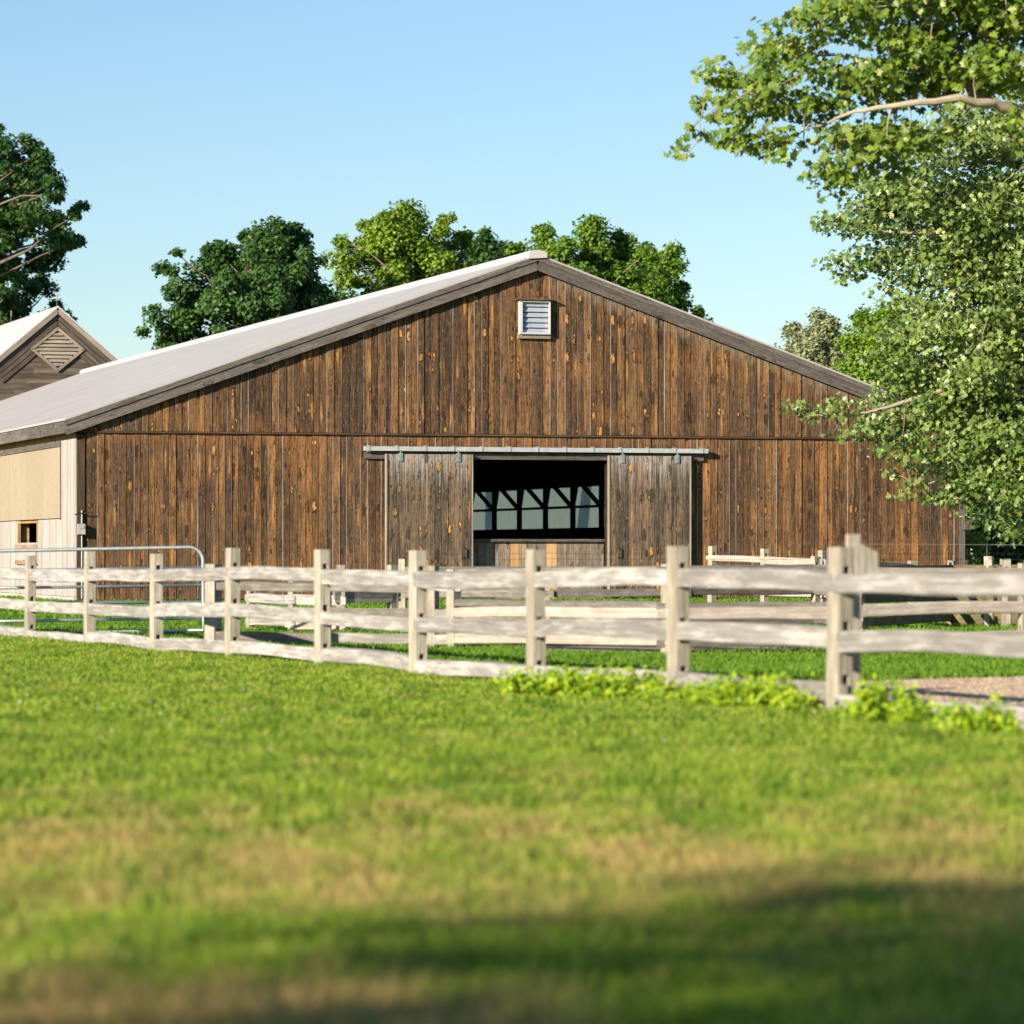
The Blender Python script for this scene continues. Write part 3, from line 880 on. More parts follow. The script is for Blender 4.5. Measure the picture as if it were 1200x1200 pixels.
def rail_mesh(a, b, h, t, origin, bow=0.0, seg=14, ends=0.16):
    """a split rail from a to b with tapered ends and a hand-hewn section"""
    mb = MB(origin)
    a = np.array(a, float); b = np.array(b, float)
    d = b - a; L = np.linalg.norm(d); t_ = d / L
    side = np.cross(t_, [0, 0, 1.0]); side /= np.linalg.norm(side)
    up = np.cross(side, t_)
    sec = [(-0.5, -0.44), (-0.40, -0.5), (0.40, -0.5), (0.5, -0.42), (0.5, 0.40), (0.36, 0.5), (-0.36, 0.5), (-0.5, 0.44)]
    sec = [(s + random.uniform(-.07, .07), u + random.uniform(-.05, .05)) for s, u in sec]
    rnd = random.random(); n0 = len(mb.v); K = len(sec)
    ph = random.uniform(0, 6); am = random.uniform(0.01, 0.04)
    tw = random.uniform(-0.1, 0.1)
    drift = [(random.uniform(-.03, .03), random.uniform(-.025, .025)) for _ in sec]
    for i in range(seg + 1):
        f = i / seg
        dist = min(f, 1 - f) * L
        k = min(1.0, dist / ends)
        kh, kt = 0.72 + 0.28 * k, 0.5 + 0.5 * k
        c = a + d * f + up * (bow * math.sin(math.pi * f) + 0.003 * math.sin(f * 9 + ph))
        hh = h * kh * (1 + am * math.sin(f * 5 + ph) * k); tt = t * kt * (1 + am * math.cos(f * 7 + ph) * k)
        ca, sa = math.cos(tw * f), math.sin(tw * f)
        for j, (s, u) in enumerate(sec):
            s_, u_ = s + drift[j][0] * math.sin(f * 6 + j), u + drift[j][1] * math.sin(f * 8 + 2 * j)
            s_, u_ = s_ * tt, u_ * hh
            s_, u_ = s_ * ca - u_ * sa * k, s_ * sa * k + u_ * ca
            mb.v.append(tuple(c + side * s_ + up * u_ - mb.o))
    per = [0]
    for j in range(K):
        p, q = sec[j], sec[(j + 1) % K]; per.append(per[-1] + math.hypot((q[0] - p[0]) * t, (q[1] - p[1]) * h))
    for i in range(seg):
        for j in range(K):
            j2 = (j + 1) % K
            mb.f.append([n0 + i * K + j, n0 + (i + 1) * K + j, n0 + (i + 1) * K + j2, n0 + i * K + j2])
            mb.uv.append([(L * i / seg, per[j]), (L * (i + 1) / seg, per[j]), (L * (i + 1) / seg, per[j + 1]), (L * i / seg, per[j + 1])])
            mb.rnd.append(rnd)
    for base, rev in ((n0, False), (n0 + seg * K, True)):
        idx = [base + j for j in range(K)]
        mb.f.append(idx[::-1] if rev else idx); mb.uv.append([(0, 0.01 * j) for j in range(K)]); mb.rnd.append(rnd)
    return mb

def rail_fence(name, label, cat, posts, spans, pm, hole_h=0.19, w_=0.105, d_=0.19, ext=0.12, offset=0.012):
    """posts: (X, Y, height, ...) ; spans: per gap a list of (height at a, height at b, rail height, thickness, material, bow)"""
    o = (posts[0][0], posts[0][1], 0)
    root = thing(name, label, cat, o)
    n = len(posts)
    for i, p in enumerate(posts):
        a = posts[max(0, i - 1)]; b = posts[min(n - 1, i + 1)]
        dx, dy = b[0] - a[0], b[1] - a[1]
        ang_ = math.atan2(dy, dx) - math.pi / 2
        hs = []
        if i < len(spans) and spans[i]: hs = [r[0] for r in spans[i]]
        elif i > 0 and spans[i - 1]: hs = [r[1] for r in spans[i - 1]]
        hs2 = []
        for z in sorted(hs):
            if not hs2 or z - hs2[-1] > hole_h + 0.03: hs2.append(z)
        hs2 = [z + 0.018 for z in hs2]
        hs2 = [z for z in hs2 if z - hole_h / 2 > 0.0 and z + hole_h / 2 < p[2] - 0.02]
        ww = p[3] if len(p) > 3 else w_; dd = p[4] if len(p) > 4 else d_
        post_mesh(p[0], p[1], p[2], ww, dd, ang_ + random.uniform(-.04, .04), hs2, hole_h, o, (random.uniform(-.012, .012), random.uniform(-.012, .012))).build('post', pm, root)
    for i, sp in enumerate(spans):
        if not sp: continue
        a, b = posts[i], posts[i + 1]
        d = np.array([b[0] - a[0], b[1] - a[1]]); L = np.linalg.norm(d); d /= L
        nrm = np.array([-d[1], d[0]])
        if nrm[1] > 0: nrm = -nrm
        for (h1, h2, rh, rt, m, bow) in sp:
            off = nrm * (offset + random.uniform(-0.008, 0.008))
            rail_mesh((a[0] - d[0] * ext + off[0], a[1] - d[1] * ext + off[1], h1 + 0.0), (b[0] + d[0] * ext + off[0], b[1] + d[1] * ext + off[1], h2), rh, rt, o, bow).build('rail', m, root, smooth=False)
    return root

# near fence: base line measured post by post
near_px = [(1229, 862, 640), (983, 838, 641), (795, 819, 640), (628, 804, 644), (490, 791.5, 645), (378, 781, 644), (272, 771, 642), (183, 763, 649), (105, 756, 646), (35, 750, 651), (-24, 744.5, 650)]
A0, A1 = np.array([2.213, 26.05]), np.array([-6.09, 48.5])
posts = []
for x, yb, yt in near_px:
    k = (x - 600) / F
    dd = A1 - A0
    t = (k * A0[1] - A0[0]) / (dd[0] - k * dd[1])
    p = A0 + dd * t
    posts.append((p[0], p[1], CH - (yt - HZ) * p[1] / F))
def hz_(x, y):
    k = (x - 600) / F; dd = A1 - A0
    t = (k * A0[1] - A0[0]) / (dd[0] - k * dd[1]); Z = (A0 + dd * t)[1]
    return CH - (y - HZ) * Z / F
near_rails = [  # per gap: ((y left, y right) top, mid, bottom) at (x left, x right)
    ((998, 1200), (685, 686), (753, 758), (828, 842)),
    ((806, 972), (678, 683), (740, 747), (797, 809)),
    ((638, 785), (681, 677), (739, 741), (791, 797)),
    ((502, 620), (679, 679), (732, 738), (783, 789)),
    ((386, 482), (676, 678), (725, 733), (769, 780)),
    ((282, 370), (672, 674), (715, 722), (759, 767)),
    ((190, 262), (675, 672), (716, 714), (757, 758)),
    ((112, 176), (674, 674), (713, 716), (748, 755)),
    ((42, 98), (674, 675), (711, 713), (745, 749)),
    ((-20, 30), (671, 673), (705, 709), (738, 742)),
]
bows = [(.01, .02, .0), (.015, .01, -.02), (.02, .035, .0), (-.01, .01, .01), (.0, .0, .03), (.01, .0, .01), (.0, .01, .02), (.0, -.01, .03), (0, 0, 0), (0, 0, 0)]
spans = []
for (xa, xb), *ys in near_rails:
    sp = []
    i = len(spans)
    for j, (yl, yr) in enumerate(ys):
        zl, zr = hz_(xa, yl), hz_(xb, yr)      # left end is the far one
        sp.append((zr, zl, [0.142, 0.138, 0.135][j] * random.uniform(.93, 1.06), 0.075, M['rail'], bows[i][j]))
    spans.append(sp)
rail_fence('rail_fence', 'pale split rail fence running diagonally across the front of the grass', 'fence', posts, spans, M['post'])

# slanted wooden box mounted behind the nearest post
Zb = 26.9
pb = P(1003, 690, Zb)
sbx = thing('post_box', 'pale wooden post with slanted side board behind the nearest fence post', 'wooden post', (pb.x, pb.y, 0))
pz = lambda y: CH - (y - HZ) * Zb / F
mb = MB(); mb.box((-0.02, 0, pz(626) / 2), (0.085, 0.07, pz(626)), M=rotz(0.25)); mb.build('upright', M['post'], sbx)
mb = MB()
x0, x1 = 0.03, 0.155
for yy in (-0.03,):
    f_ = [(x0, yy, pz(690)), (x1, yy + .03, pz(690)), (x1, yy + .03, pz(647)), (x0, yy, pz(637))]
    b_ = [(a, b + 0.12, c) for a, b, c in f_]
    mb.poly(f_, [(p[2], p[0]) for p in f_]); mb.poly(b_[::-1], [(p[2], p[0]) for p in b_[::-1]])
    for i in range(4):
        j = (i + 1) % 4; mb.poly([f_[j], f_[i], b_[i], b_[j]], [(p[2], p[1]) for p in (f_[j], f_[i], b_[i], b_[j])])
mb.build('slanted_board', M['post'], sbx)

# paddock fence (behind the near fence)
def bp(x, yb, ytop, *wd):
    Z = gz(yb); return ((x - 600) * Z / F, Z, CH - (ytop - HZ) * Z / F, *wd)
rb, rgry, rm, rr = M['rail_bright'], M['rail_grey'], M['rail_moss'], M['rail']
PB = [bp(507, 761, 663, .09, .12), bp(532, 761.5, 667, .12, .12), bp(782, 768, 661, .09, .12), bp(1002, 767, 660, .09, .12), bp(1202, 765, 660, .1, .13)]
SPB = [[(.74, .70, .1, .06, rr, 0), (.40, .40, .11, .06, rr, 0), (.12, .12, .11, .06, rr, 0)],
       [(.86, .90, .12, .07, rgry, .0), (.53, .535, .085, .06, rgry, .0), (.43, .455, .11, .09, rb, .012), (.13, .16, .13, .09, rb, .01)],
       [(.91, .90, .10, .07, rgry, .0), (.525, .53, .085, .06, rgry, .0), (.45, .46, .125, .08, rb, .0), (.13, .14, .1, .07, rgry, .01)],
       [(.90, .89, .09, .09, rb, .0), (.475, .505, .125, .08, rb, .01), (.16, .21, .09, .08, rb, .0)]]
rail_fence('paddock_fence', 'low rail fence with sunlit pale rails in front of the barn doors', 'fence', PB, SPB, M['post'], hole_h=0.15)

# fence between the gate post and the paddock corner
PG = [bp(250, 756, 661, .15, .15), bp(381, 758.5, 664, .1, .12), bp(499, 760.5, 665, .09, .12)]
SPG = [[(.71, .70, .105, .07, rgry, 0), (.11, .10, .12, .08, rgry, 0)],
       [(.70, .69, .105, .07, rgry, 0), (.40, .40, .13, .07, rgry, -.01), (.11, .11, .12, .08, rr, 0)]]
rail_fence('gateside_fence', 'short grey rail fence running right from the metal gate', 'fence', PG, SPG, M['post'], hole_h=0.14)

# back fence across the paddock
PC = [bp(294, 740, 684, .1, .1), bp(343, 742, 668, .09, .12), bp(399, 743, 662, .1, .12), bp(460, 742, 662, .1, .12)]
SPC = [[(.47, .45, .14, .07, rr, 0), (.14, .14, .14, .07, rr, .03)], [(.47, .45, .14, .07, rr, 0), (.14, .14, .15, .07, rb, -.02)],
       [(.52, .55, .15, .07, rgry, 0), (.45, .46, .06, .07, rb, 0), (.19, .10, .13, .07, rr, -.02)]]
rail_fence('inner_fence', 'short pale rail fence inside the paddock before the left barn door', 'fence', PC, SPC, M['post'], hole_h=0.14)
PD = [bp(472, 737, 655, .08, .1), bp(640, 738, 665, .09, .1), bp(800, 737, 665, .09, .1), bp(956, 735, 652, .1, .1), bp(1008, 742, 660, .12, .1), bp(1115, 736, 657, .1, .1), bp(1159, 737, 652, .11, .12), bp(1262, 737, 652, .1, .12)]
SPD = [[(.85, .85, .11, .07, rgry, 0), (.51, .52, .11, .07, rgry, 0), (.12, .12, .12, .07, rgry, 0)],
       [(.85, .86, .11, .07, rgry, 0), (.52, .53, .10, .07, rgry, 0), (.12, .12, .12, .07, rgry, 0)],
       [(.86, .88, .11, .07, rgry, 0), (.54, .54, .10, .07, rgry, 0), (.10, .10, .10, .07, rgry, 0)],
       [(.88, .85, .11, .07, rgry, 0), (.54, .52, .11, .07, rgry, 0), (.12, .12, .12, .07, rgry, 0)],
       [(.86, .87, .11, .07, rm, 0), (.48, .47, .13, .07, rm, 0), (.15, .17, .13, .07, rm, 0)],
       [(.87, .87, .11, .07, rm, 0), (.45, .45, .12, .07, rm, 0), (.13, .14, .15, .07, rm, 0)],
       [(.87, .87, .11, .07, rm, 0), (.45, .45, .12, .07, rm, 0), (.14, .14, .15, .07, rm, 0)]]
fd = rail_fence('cross_fence', 'dark mossy rail fence with wire strands crossing behind the pale paddock rails', 'fence', PD, SPD, M['post'], hole_h=0.14)
o = np.array(PD[0][:2] + (0,))
for hgt, sag in ((1.02, 0.02), (1.10, 0.015)):
    mb = MB(o); pts = []
    for i in range(len(PD) - 1):
        for s in range(6):
            f = s / 6; a, b = PD[i], PD[i + 1]
            pts.append((a[0] + (b[0] - a[0]) * f, a[1] + (b[1] - a[1]) * f - 0.07, hgt - sag * math.sin(math.pi * f)))
    mb.tube(pts, 0.0022, 4); mb.build('wire', M['iron'], fd)
mb = MB(o); q = PD[6]; mb.tube([(q[0] - .03, q[1], q[2]), (q[0] - .03, q[1], q[2] + .17)], 0.010, 5); mb.box((q[0] - .03, q[1], q[2] + .17), (.035, .035, .035)); mb.build('wire_standoff', M['iron'], fd)
mb = MB(o); mb.tube([(q[0] - .03, q[1], q[2] + .17), (q[0] + 3, q[1] + .4, q[2] + .14)], 0.004, 4); mb.tube([(q[0] - .03, q[1], q[2] + .17), (q[0] - 2, q[1] + .1, q[2] + .18)], 0.003, 4); mb.build('wire', M['galv'], fd)

# far fence with taller posts, right of the doors
PE = [bp(834, 725.5, 640, .1, .12), bp(896, 727, 643, .1, .12), bp(964, 729, 645, .1, .12), bp(1070, 724, 657, .14, .12), bp(1178, 737, 655, .13, .13), bp(1270, 736, 655, .13, .13)]
SPE = [[(1.02, .99, .10, .07, rb, 0), (.47, .44, .06, .07, rb, 0)], [(.99, .95, .12, .07, rb, -.01), (.44, .42, .06, .07, rb, 0)],
       [(.94, .85, .12, .07, rr, 0), (.42, .42, .08, .07, rr, 0)], [(.80, .80, .12, .07, rm, 0)], [(.80, .80, .12, .07, rm, 0)]]
rail_fence('tall_fence', 'rail fence with taller posts close to the barn wall right of the doors', 'fence', PE, SPE, M['post'], hole_h=0.16)

# ------------------------------------------------------------------ tube gate
Zg = 50.3
gt = thing('tube_gate', 'galvanised steel tube gate with rounded corner left of the paddock', 'gate', P(238, HZ, Zg) - Vector((0, 0, CH)))
go = np.array(gt.location)
def gpnt(x, y): return np.array(P(x, y, Zg))
xl = -190
frame = [gpnt(xl, 650)]
frame += [gpnt(xl + 60, 648.5), gpnt(0, 645.5), gpnt(222, 641.3)] + [gpnt(222 + 16 * math.sin(a), 657.3 - 16 * math.cos(a)) for a in np.linspace(0.2, math.pi / 2, 6)] + [gpnt(238.2, 700), gpnt(238.2, 739), gpnt(0, 743), gpnt(xl, 748), gpnt(xl, 650)]
mb = MB(go); mb.tube(frame, 0.024, 8); mb.build('frame', M['galv'], gt, True)
for yl, yr in ((668.5, 665), (689, 685.7), (707, 705.3), (728, 724.6)):
    mb = MB(go); mb.tube([gpnt(xl, yl + (yl - yr) * .8), gpnt(238, yr)], 0.020, 8); mb.build('bar', M['galv'], gt, True)

# ------------------------------------------------------------------ foliage helpers
T_MAPLE = np.array([(0, 0), (.13, .40), (.38, .27), (.62, .52), (.68, .2), (1.05, 0), (.68, -.2), (.62, -.52), (.38, -.27), (.13, -.40)])
F_MAPLE = [[0, 5, 4, 3, 2, 1], [0, 9, 8, 7, 6, 5]]
T_LEAF = np.array([(0, 0), (.45, .34), (1, 0), (.45, -.34)])
F_LEAF = [[0, 2, 1], [0, 3, 2]]

def norm(a): return a / (np.linalg.norm(a, axis=-1, keepdims=True) + 1e-9)

def leaves(name, cen, nbase, size, tpl, faces, m, parent, origin, fold=0.25, jitter=0.7, rnd=None):
    n = len(cen)
    nr = norm(nbase + rng.normal(0, jitter, (n, 3)))
    t = rng.normal(0, 1, (n, 3)); t = norm(t - nr * (t * nr).sum(1, keepdims=True))
    b = np.cross(nr, t)
    tx, ty = tpl[:, 0] - 0.5, tpl[:, 1]
    tz = -fold * np.abs(ty) - 0.18 * (tx ** 2)
    V = cen[:, None, :] + size[:, None, None] * (tx[None, :, None] * t[:, None, :] + ty[None, :, None] * b[:, None, :] + tz[None, :, None] * nr[:, None, :])
    V = V - np.array(origin)[None, None, :]
    k = len(tpl)
    idx = np.concatenate([np.array(f) for f in faces]); fl = [len(f) for f in faces]
    I = (np.arange(n)[:, None] * k + idx[None, :]).ravel()
    FL = np.tile(np.array(fl), n)
    if rnd is None: rnd = rng.random(n)
    return np_mesh(name, V.reshape(-1, 3), I, FL, {'rnd': np.repeat(rnd, k)}, m, parent)

def limb_pts(a, b, sag=0.1, k=6):
    a, b = np.array(a, float), np.array(b, float)
    L = np.linalg.norm(b - a)
    o = rng.normal(0, 0.06 * L, 3)
    out = []
    for i in range(k + 1):
        f = i / k
        p = a + (b - a) * f + o * math.sin(math.pi * f) + np.array([0, 0, sag * L * math.sin(math.pi * f)])
        out.append(p + rng.normal(0, 0.012 * L, 3) * (0 < i < k))
    return out

def tree(name, label, x, y_top, y_bot, Z, half_px, leafm, n_clump=70, per=260, leaf=0.24, group=None, trunk_r=0.28, lobes=6, bark='bark', squash=1.0, cx_off=0.0, clump_r=1.0, seed=0):
    """a broadleaf tree: trunk and limbs, and a crown of leaf clumps through an uneven volume"""
    global rng
    rng = np.random.default_rng(1000 + seed)
    base = P(x, HZ, Z); base.z = 0
    root = thing(name, label, 'tree', base, 0, group)
    zt = CH + (HZ - y_top) * Z / F; zb = max(0.3, CH + (HZ - y_bot) * Z / F)
    hw_ = half_px * Z / F
    c0 = np.array([base.x, base.y, (zt + zb) / 2]); H = (zt - zb) / 2
    # an even spread of lobes over the crown, each of its own size, round a full core
    lob = []
    nl = lobes * 3
    for i in range(nl):
        e = 1 - 2 * (i + 0.5) / nl; a = i * 2.39996 + rng.uniform(-.4, .4)
        rr_ = (1 - e * e) ** 0.36; k = rng.uniform(0.58, 0.84)
        lob.append((c0 + k * np.array([math.cos(a) * rr_ * hw_, math.sin(a) * rr_ * hw_ * 0.9, e * H]), rng.uniform(0.16, 0.30)))
    for i in range(max(3, lobes // 2)):
        a = rng.uniform(0, 6.28); q = rng.uniform(.1, .6)
        lob.append((c0 + np.array([math.cos(a) * q * hw_, math.sin(a) * q * hw_, H * rng.uniform(.66, .84) * (1 - q * .25)]), rng.uniform(.16, .24)))
    core = (c0, 0.6)
    cl = []
    while len(cl) < n_clump:
        lc, lr = core if rng.random() < 0.2 else lob[rng.integers(len(lob))]
        d = norm(rng.normal(0, 1, 3)); rad = lr * (rng.random() ** 0.33)
        p = lc + d * rad * np.array([hw_, hw_ * 0.9, H])
        if p[2] < 0.4: continue
        cl.append((p, rng.uniform(0.4, 1.0) * clump_r))
    for lc, lr in lob:                      # ragged sprays standing out of each lobe
        for _ in range(3):
            d = norm(lc - c0 + rng.normal(0, 0.5, 3) * hw_ * 0.5 + np.array([0, 0, 0.25 * hw_]))
            cl.append((lc + d * lr * rng.uniform(.9, 1.25) * np.array([hw_, hw_, H]), rng.uniform(.22, .42) * clump_r))
    cen, nb, sz, rn = [], [], [], []
    for p, r in cl:
        k = int(per * 1.15 * r * rng.uniform(.6, 1.2))
        d = norm(rng.normal(0, 1, (k, 3))); rad = (rng.random((k, 1)) ** 0.45) * r
        d[:, 2] *= 0.72
        q = p + d * rad + rng.normal(0, 0.06, (k, 3))
        cen.append(q)
        out = norm(p - c0 + np.array([0, 0, 0.5]))
        nb.append(0.55 * d + 0.45 * out + np.array([0, 0, 0.45]))
        sz.append(rng.uniform(0.7, 1.25, k) * leaf)
        rn.append(np.clip(rng.normal(0.45, 0.22, k) + rng.uniform(-.12, .12), 0, 1))
    cen = np.concatenate(cen); nb = np.concatenate(nb); sz = np.concatenate(sz); rn = np.concatenate(rn)
    leaves('crown', cen, nb, sz, T_LEAF, F_LEAF, leafm, root, base, jitter=0.55, rnd=rn)
    mb = MB(base)
    top = c0 + np.array([0, 0, H * 0.55])
    tp = limb_pts((base.x, base.y, -0.1), top, 0, 8)
    mb.tube(tp, list(np.linspace(trunk_r, trunk_r * 0.2, 9)), 10)
    for p, r in cl[::2]:
        st = min(tp[1:], key=lambda t: abs(t[2] - 0.82 * p[2]))
        mb.tube(limb_pts(st, p, 0.06, 5), list(np.linspace(trunk_r * 0.28, 0.02, 6)), 5, cap=False)
    mb.build('trunk', M[bark], root, True)
    return root

# trees behind the barn
bt = 'trees behind the barn'
tree('broadleaf_tree', 'dark green round tree behind the left slope of the barn roof', 288, 254, 560, 158, 138, M['leaf_dark'], 230, 480, 0.21, bt, lobes=10, seed=1)
tree('broadleaf_tree', 'tallest bright yellow-green tree behind the barn roof, left of the ridge', 488, 246, 540, 166, 108, M['leaf_bright'], 200, 480, 0.21, bt, lobes=9, seed=2)
tree('broadleaf_tree', 'dark slender tree in the dip left of the barn ridge', 576, 272, 520, 172, 42, M['leaf_dark'], 60, 420, 0.2, bt, lobes=4, seed=3)
tree('broadleaf_tree', 'broad mid green tree just right of the barn ridge', 676, 260, 540, 168, 104, M['leaf_mid'], 190, 480, 0.21, bt, lobes=9, seed=4)
tree('broadleaf_tree', 'mid green tree at the right end of the group behind the ridge', 764, 292, 540, 175, 64, M['leaf_mid'], 90, 460, 0.21, bt, lobes=6, seed=5)
tree('broadleaf_tree', 'silvery pale leaved tree behind the right roof slope', 950, 372, 580, 140, 54, M['leaf_pale'], 90, 520, 0.17, bt, lobes=6, seed=6)
tree('broadleaf_tree', 'light green tree between the silvery tree and the maple', 1030, 362, 590, 132, 52, M['leaf_bright'], 80, 480, 0.18, bt, lobes=6, seed=7)
tree('broadleaf_tree', 'tall dark tree at the left edge above the silvered barn', -68, 146, 345, 176, 178, M['leaf_dark'], 230, 460, 0.23, bt, lobes=12, seed=8, trunk_r=0.45)
tree('broadleaf_tree', 'low dark tree peeping over the silvered barn roof', 10, 316, 500, 186, 80, M['leaf_dark'], 80, 420, 0.22, bt, lobes=5, seed=9)
# dark wood edge to the right of the barn
we = 'trees beside the right barn corner'
tree('broadleaf_tree', 'dark shaded tree right of the barn corner behind the nesting box', 1178, 470, 668, 104, 62, M['leaf_dark'], 110, 460, 0.16, we, lobes=7, seed=10, clump_r=.8)
tree('broadleaf_tree', 'dark tree at the right edge beyond the mossy fence', 1262, 400, 668, 108, 78, M['leaf_dark'], 120, 440, 0.16, we, lobes=7, seed=11, clump_r=.8)
tree('broadleaf_tree', 'bushy tree filling the gap behind the maple', 1135, 430, 600, 122, 66, M['leaf_mid'], 90, 420, 0.18, we, lobes=7, seed=12)
tree('broadleaf_tree', 'green tree hidden deep behind the maple at the right edge', 1236, 330, 600, 135, 85, M['leaf_mid'], 100, 420, 0.19, we, lobes=7, seed=13)
# trees behind the camera that shade the near grass
def at_pq(p, q): return (LX * p + LY * q, LY * p - LX * q)
for i, (p, q, hw_, h) in enumerate(((-20, -4.4, 5.2, 14), (-24, 3.5, 5.5, 15))):
    xx, yy = at_pq(p, q)
    rng = np.random.default_rng(50 + i)
    root = thing('shade_tree', ['leafy tree behind the viewer shading the near grass', 'second leafy tree behind the viewer further right'][i], 'tree', (xx, yy, 0), 0, 'trees behind the viewer')
    cl = []
    while len(cl) < 130:
        d = norm(rng.normal(0, 1, 3)); r = rng.random() ** 0.4
        cl.append(np.array([xx, yy, h * 0.57]) + d * r * np.array([hw_ - .9, hw_ - .9, h * 0.40]))
    cen = np.concatenate([c + norm(rng.normal(0, 1, (115, 3))) * (rng.random((115, 1)) ** .5) * 1.25 for c in cl])
    leaves('crown', cen, np.tile([0, 0, .6], (len(cen), 1)), rng.uniform(.2, .34, len(cen)), T_LEAF, F_LEAF, M['leaf_mid'], root, (xx, yy, 0))
    mb = MB((xx, yy, 0)); tp = limb_pts((xx, yy, -.1), (xx, yy, h * .8), 0, 8); mb.tube(tp, list(np.linspace(.3, .06, 9)), 10)
    for c in cl[::5]: mb.tube(limb_pts(tp[3], c, .05, 4), list(np.linspace(.09, .02, 5)), 5, cap=False)
    mb.build('trunk', M['bark'], root, True)

# a lit shrub by the barn corner
rng = np.random.default_rng(77)
pb = P(1140, 660, 96); root = thing('shrub', 'yellow-green shrub at the foot of the right barn corner', 'shrub', (pb.x, pb.y, 0))
cen = np.concatenate([np.array([pb.x + dx, pb.y + dy, dz]) + norm(rng.normal(0, 1, (170, 3))) * (rng.random((170, 1)) ** .5) * .38 for dx, dy, dz in [(0, 0, .5), (.3, -.3, .7), (-.2, .2, 1.0), (.1, -.1, 1.25), (.45, 0, .4), (-.35, -.1, .45), (.1, .2, 1.5)]])
leaves('foliage', cen, np.tile([-.3, -.4, .4], (len(cen), 1)), rng.uniform(.07, .13, len(cen)), T_LEAF, F_LEAF, M['leaf_bright'], root, (pb.x, pb.y, 0))
mb = MB((pb.x, pb.y, 0))
for e in ((0, 0, 1.5), (.3, -.2, .9), (-.3, .1, 1.0)): mb.tube(limb_pts((pb.x, pb.y, 0), (pb.x + e[0], pb.y + e[1], e[2]), 0, 4), [.02, .018, .014, .01, .006], 5)
mb.build('stem', M['bark'], root)

# ------------------------------------------------------------------ the two maples at the right
def spray_tree(name, label, Z, trunk_px, trunk_top_y, limbs, sprays, leafm, leaf, dens, depth, trunk_r, crown_extra, seed, tpl=(T_MAPLE, F_MAPLE)):
    global rng
    rng = np.random.default_rng(seed)
    b = P(trunk_px, HZ, Z); b.z = 0
    root = thing(name, label, 'tree', b)
    mb = MB(b)
    tp = limb_pts((b.x, b.y, -.1), tuple(P(trunk_px + 15, trunk_top_y, Z + .5)), 0, 9)
    mb.tube(tp, list(np.linspace(trunk_r, trunk_r * .3, 10)), 12)
    cen, nb, sz, rn = [], [], [], []
    px = Z / F
    allfin = []
    for path in limbs:
        pts = [np.array(P(x, y, Z + dz)) for x, y, dz, r in path]
        # finer points along
        fin, rad = [], []
        for i in range(len(pts) - 1):
            for s in range(4):
                f = s / 4; fin.append(pts[i] * (1 - f) + pts[i + 1] * f + rng.normal(0, .015, 3)); rad.append(path[i][3] * (1 - f) + path[i + 1][3] * f)
        fin.append(pts[-1]); rad.append(path[-1][3])
        mb.tube(fin, rad, 8, cap=False); allfin += fin
    nodes = list(allfin)
    for (x, y, r) in sprays:
        k = max(2, int((r / 22.0) ** 2 * 2.6))
        for _ in range(k):
            an = rng.uniform(0, 2 * math.pi); rr_ = r * math.sqrt(rng.random())
            dz = rng.normal(0, depth)
            c = np.array(P(x + rr_ * math.cos(an), y + rr_ * math.sin(an) * .8, Z)) + np.array([0, dz, 0])
            cr = rng.uniform(.28, .55) * min(1.0, max(.45, r / 28)) * (Z / 55)
            n = int(dens * cr * cr * rng.uniform(.75, 1.25))
            d = norm(rng.normal(0, 1, (n, 3))); d[:, 2] *= .55; d[:, 0] *= 1.25
            q = c + d * (rng.random((n, 1)) ** .5) * cr
            cen.append(q)
            nb.append(np.tile([-.35, -.55, .55], (n, 1)) + .35 * d)
            sz.append(rng.uniform(.65, 1.2, n) * leaf)
            rn.append(np.clip(rng.normal(.45, .25, n) + rng.uniform(-.2, .2), 0, 1))
            if rng.random() < .75:
                nd = min(nodes, key=lambda p: np.linalg.norm(p - c) + (0.5 if p[0] < c[0] else 0))
                nodes.append(c)
                mb.tube(limb_pts(nd, c, -.03, 4), [.011, .009, .007, .005, .003], 4, cap=False)
    # the rest of the crown, outside the frame
    for (x, y, dz, r) in crown_extra:
        c = np.array(P(x, y, Z + dz)); n = int(220 * r * r)
        d = norm(rng.normal(0, 1, (n, 3)))
        cen.append(c + d * (rng.random((n, 1)) ** .4) * r); nb.append(np.tile([-.2, -.3, .6], (n, 1)) + .5 * d)
        sz.append(rng.uniform(.8, 1.3, n) * leaf * 1.5); rn.append(rng.random(n))
        mb.tube(limb_pts(tp[5], c, .05, 5), [.09, .08, .06, .05, .03, .02], 6, cap=False)
    cen = np.concatenate(cen)
    leaves('crown', cen, np.concatenate(nb), np.concatenate(sz), tpl[0], tpl[1], leafm, root, b, fold=.3, jitter=.6, rnd=np.concatenate(rn))
    mb.build('trunk', M['bark_pale'], root, True)
    return root

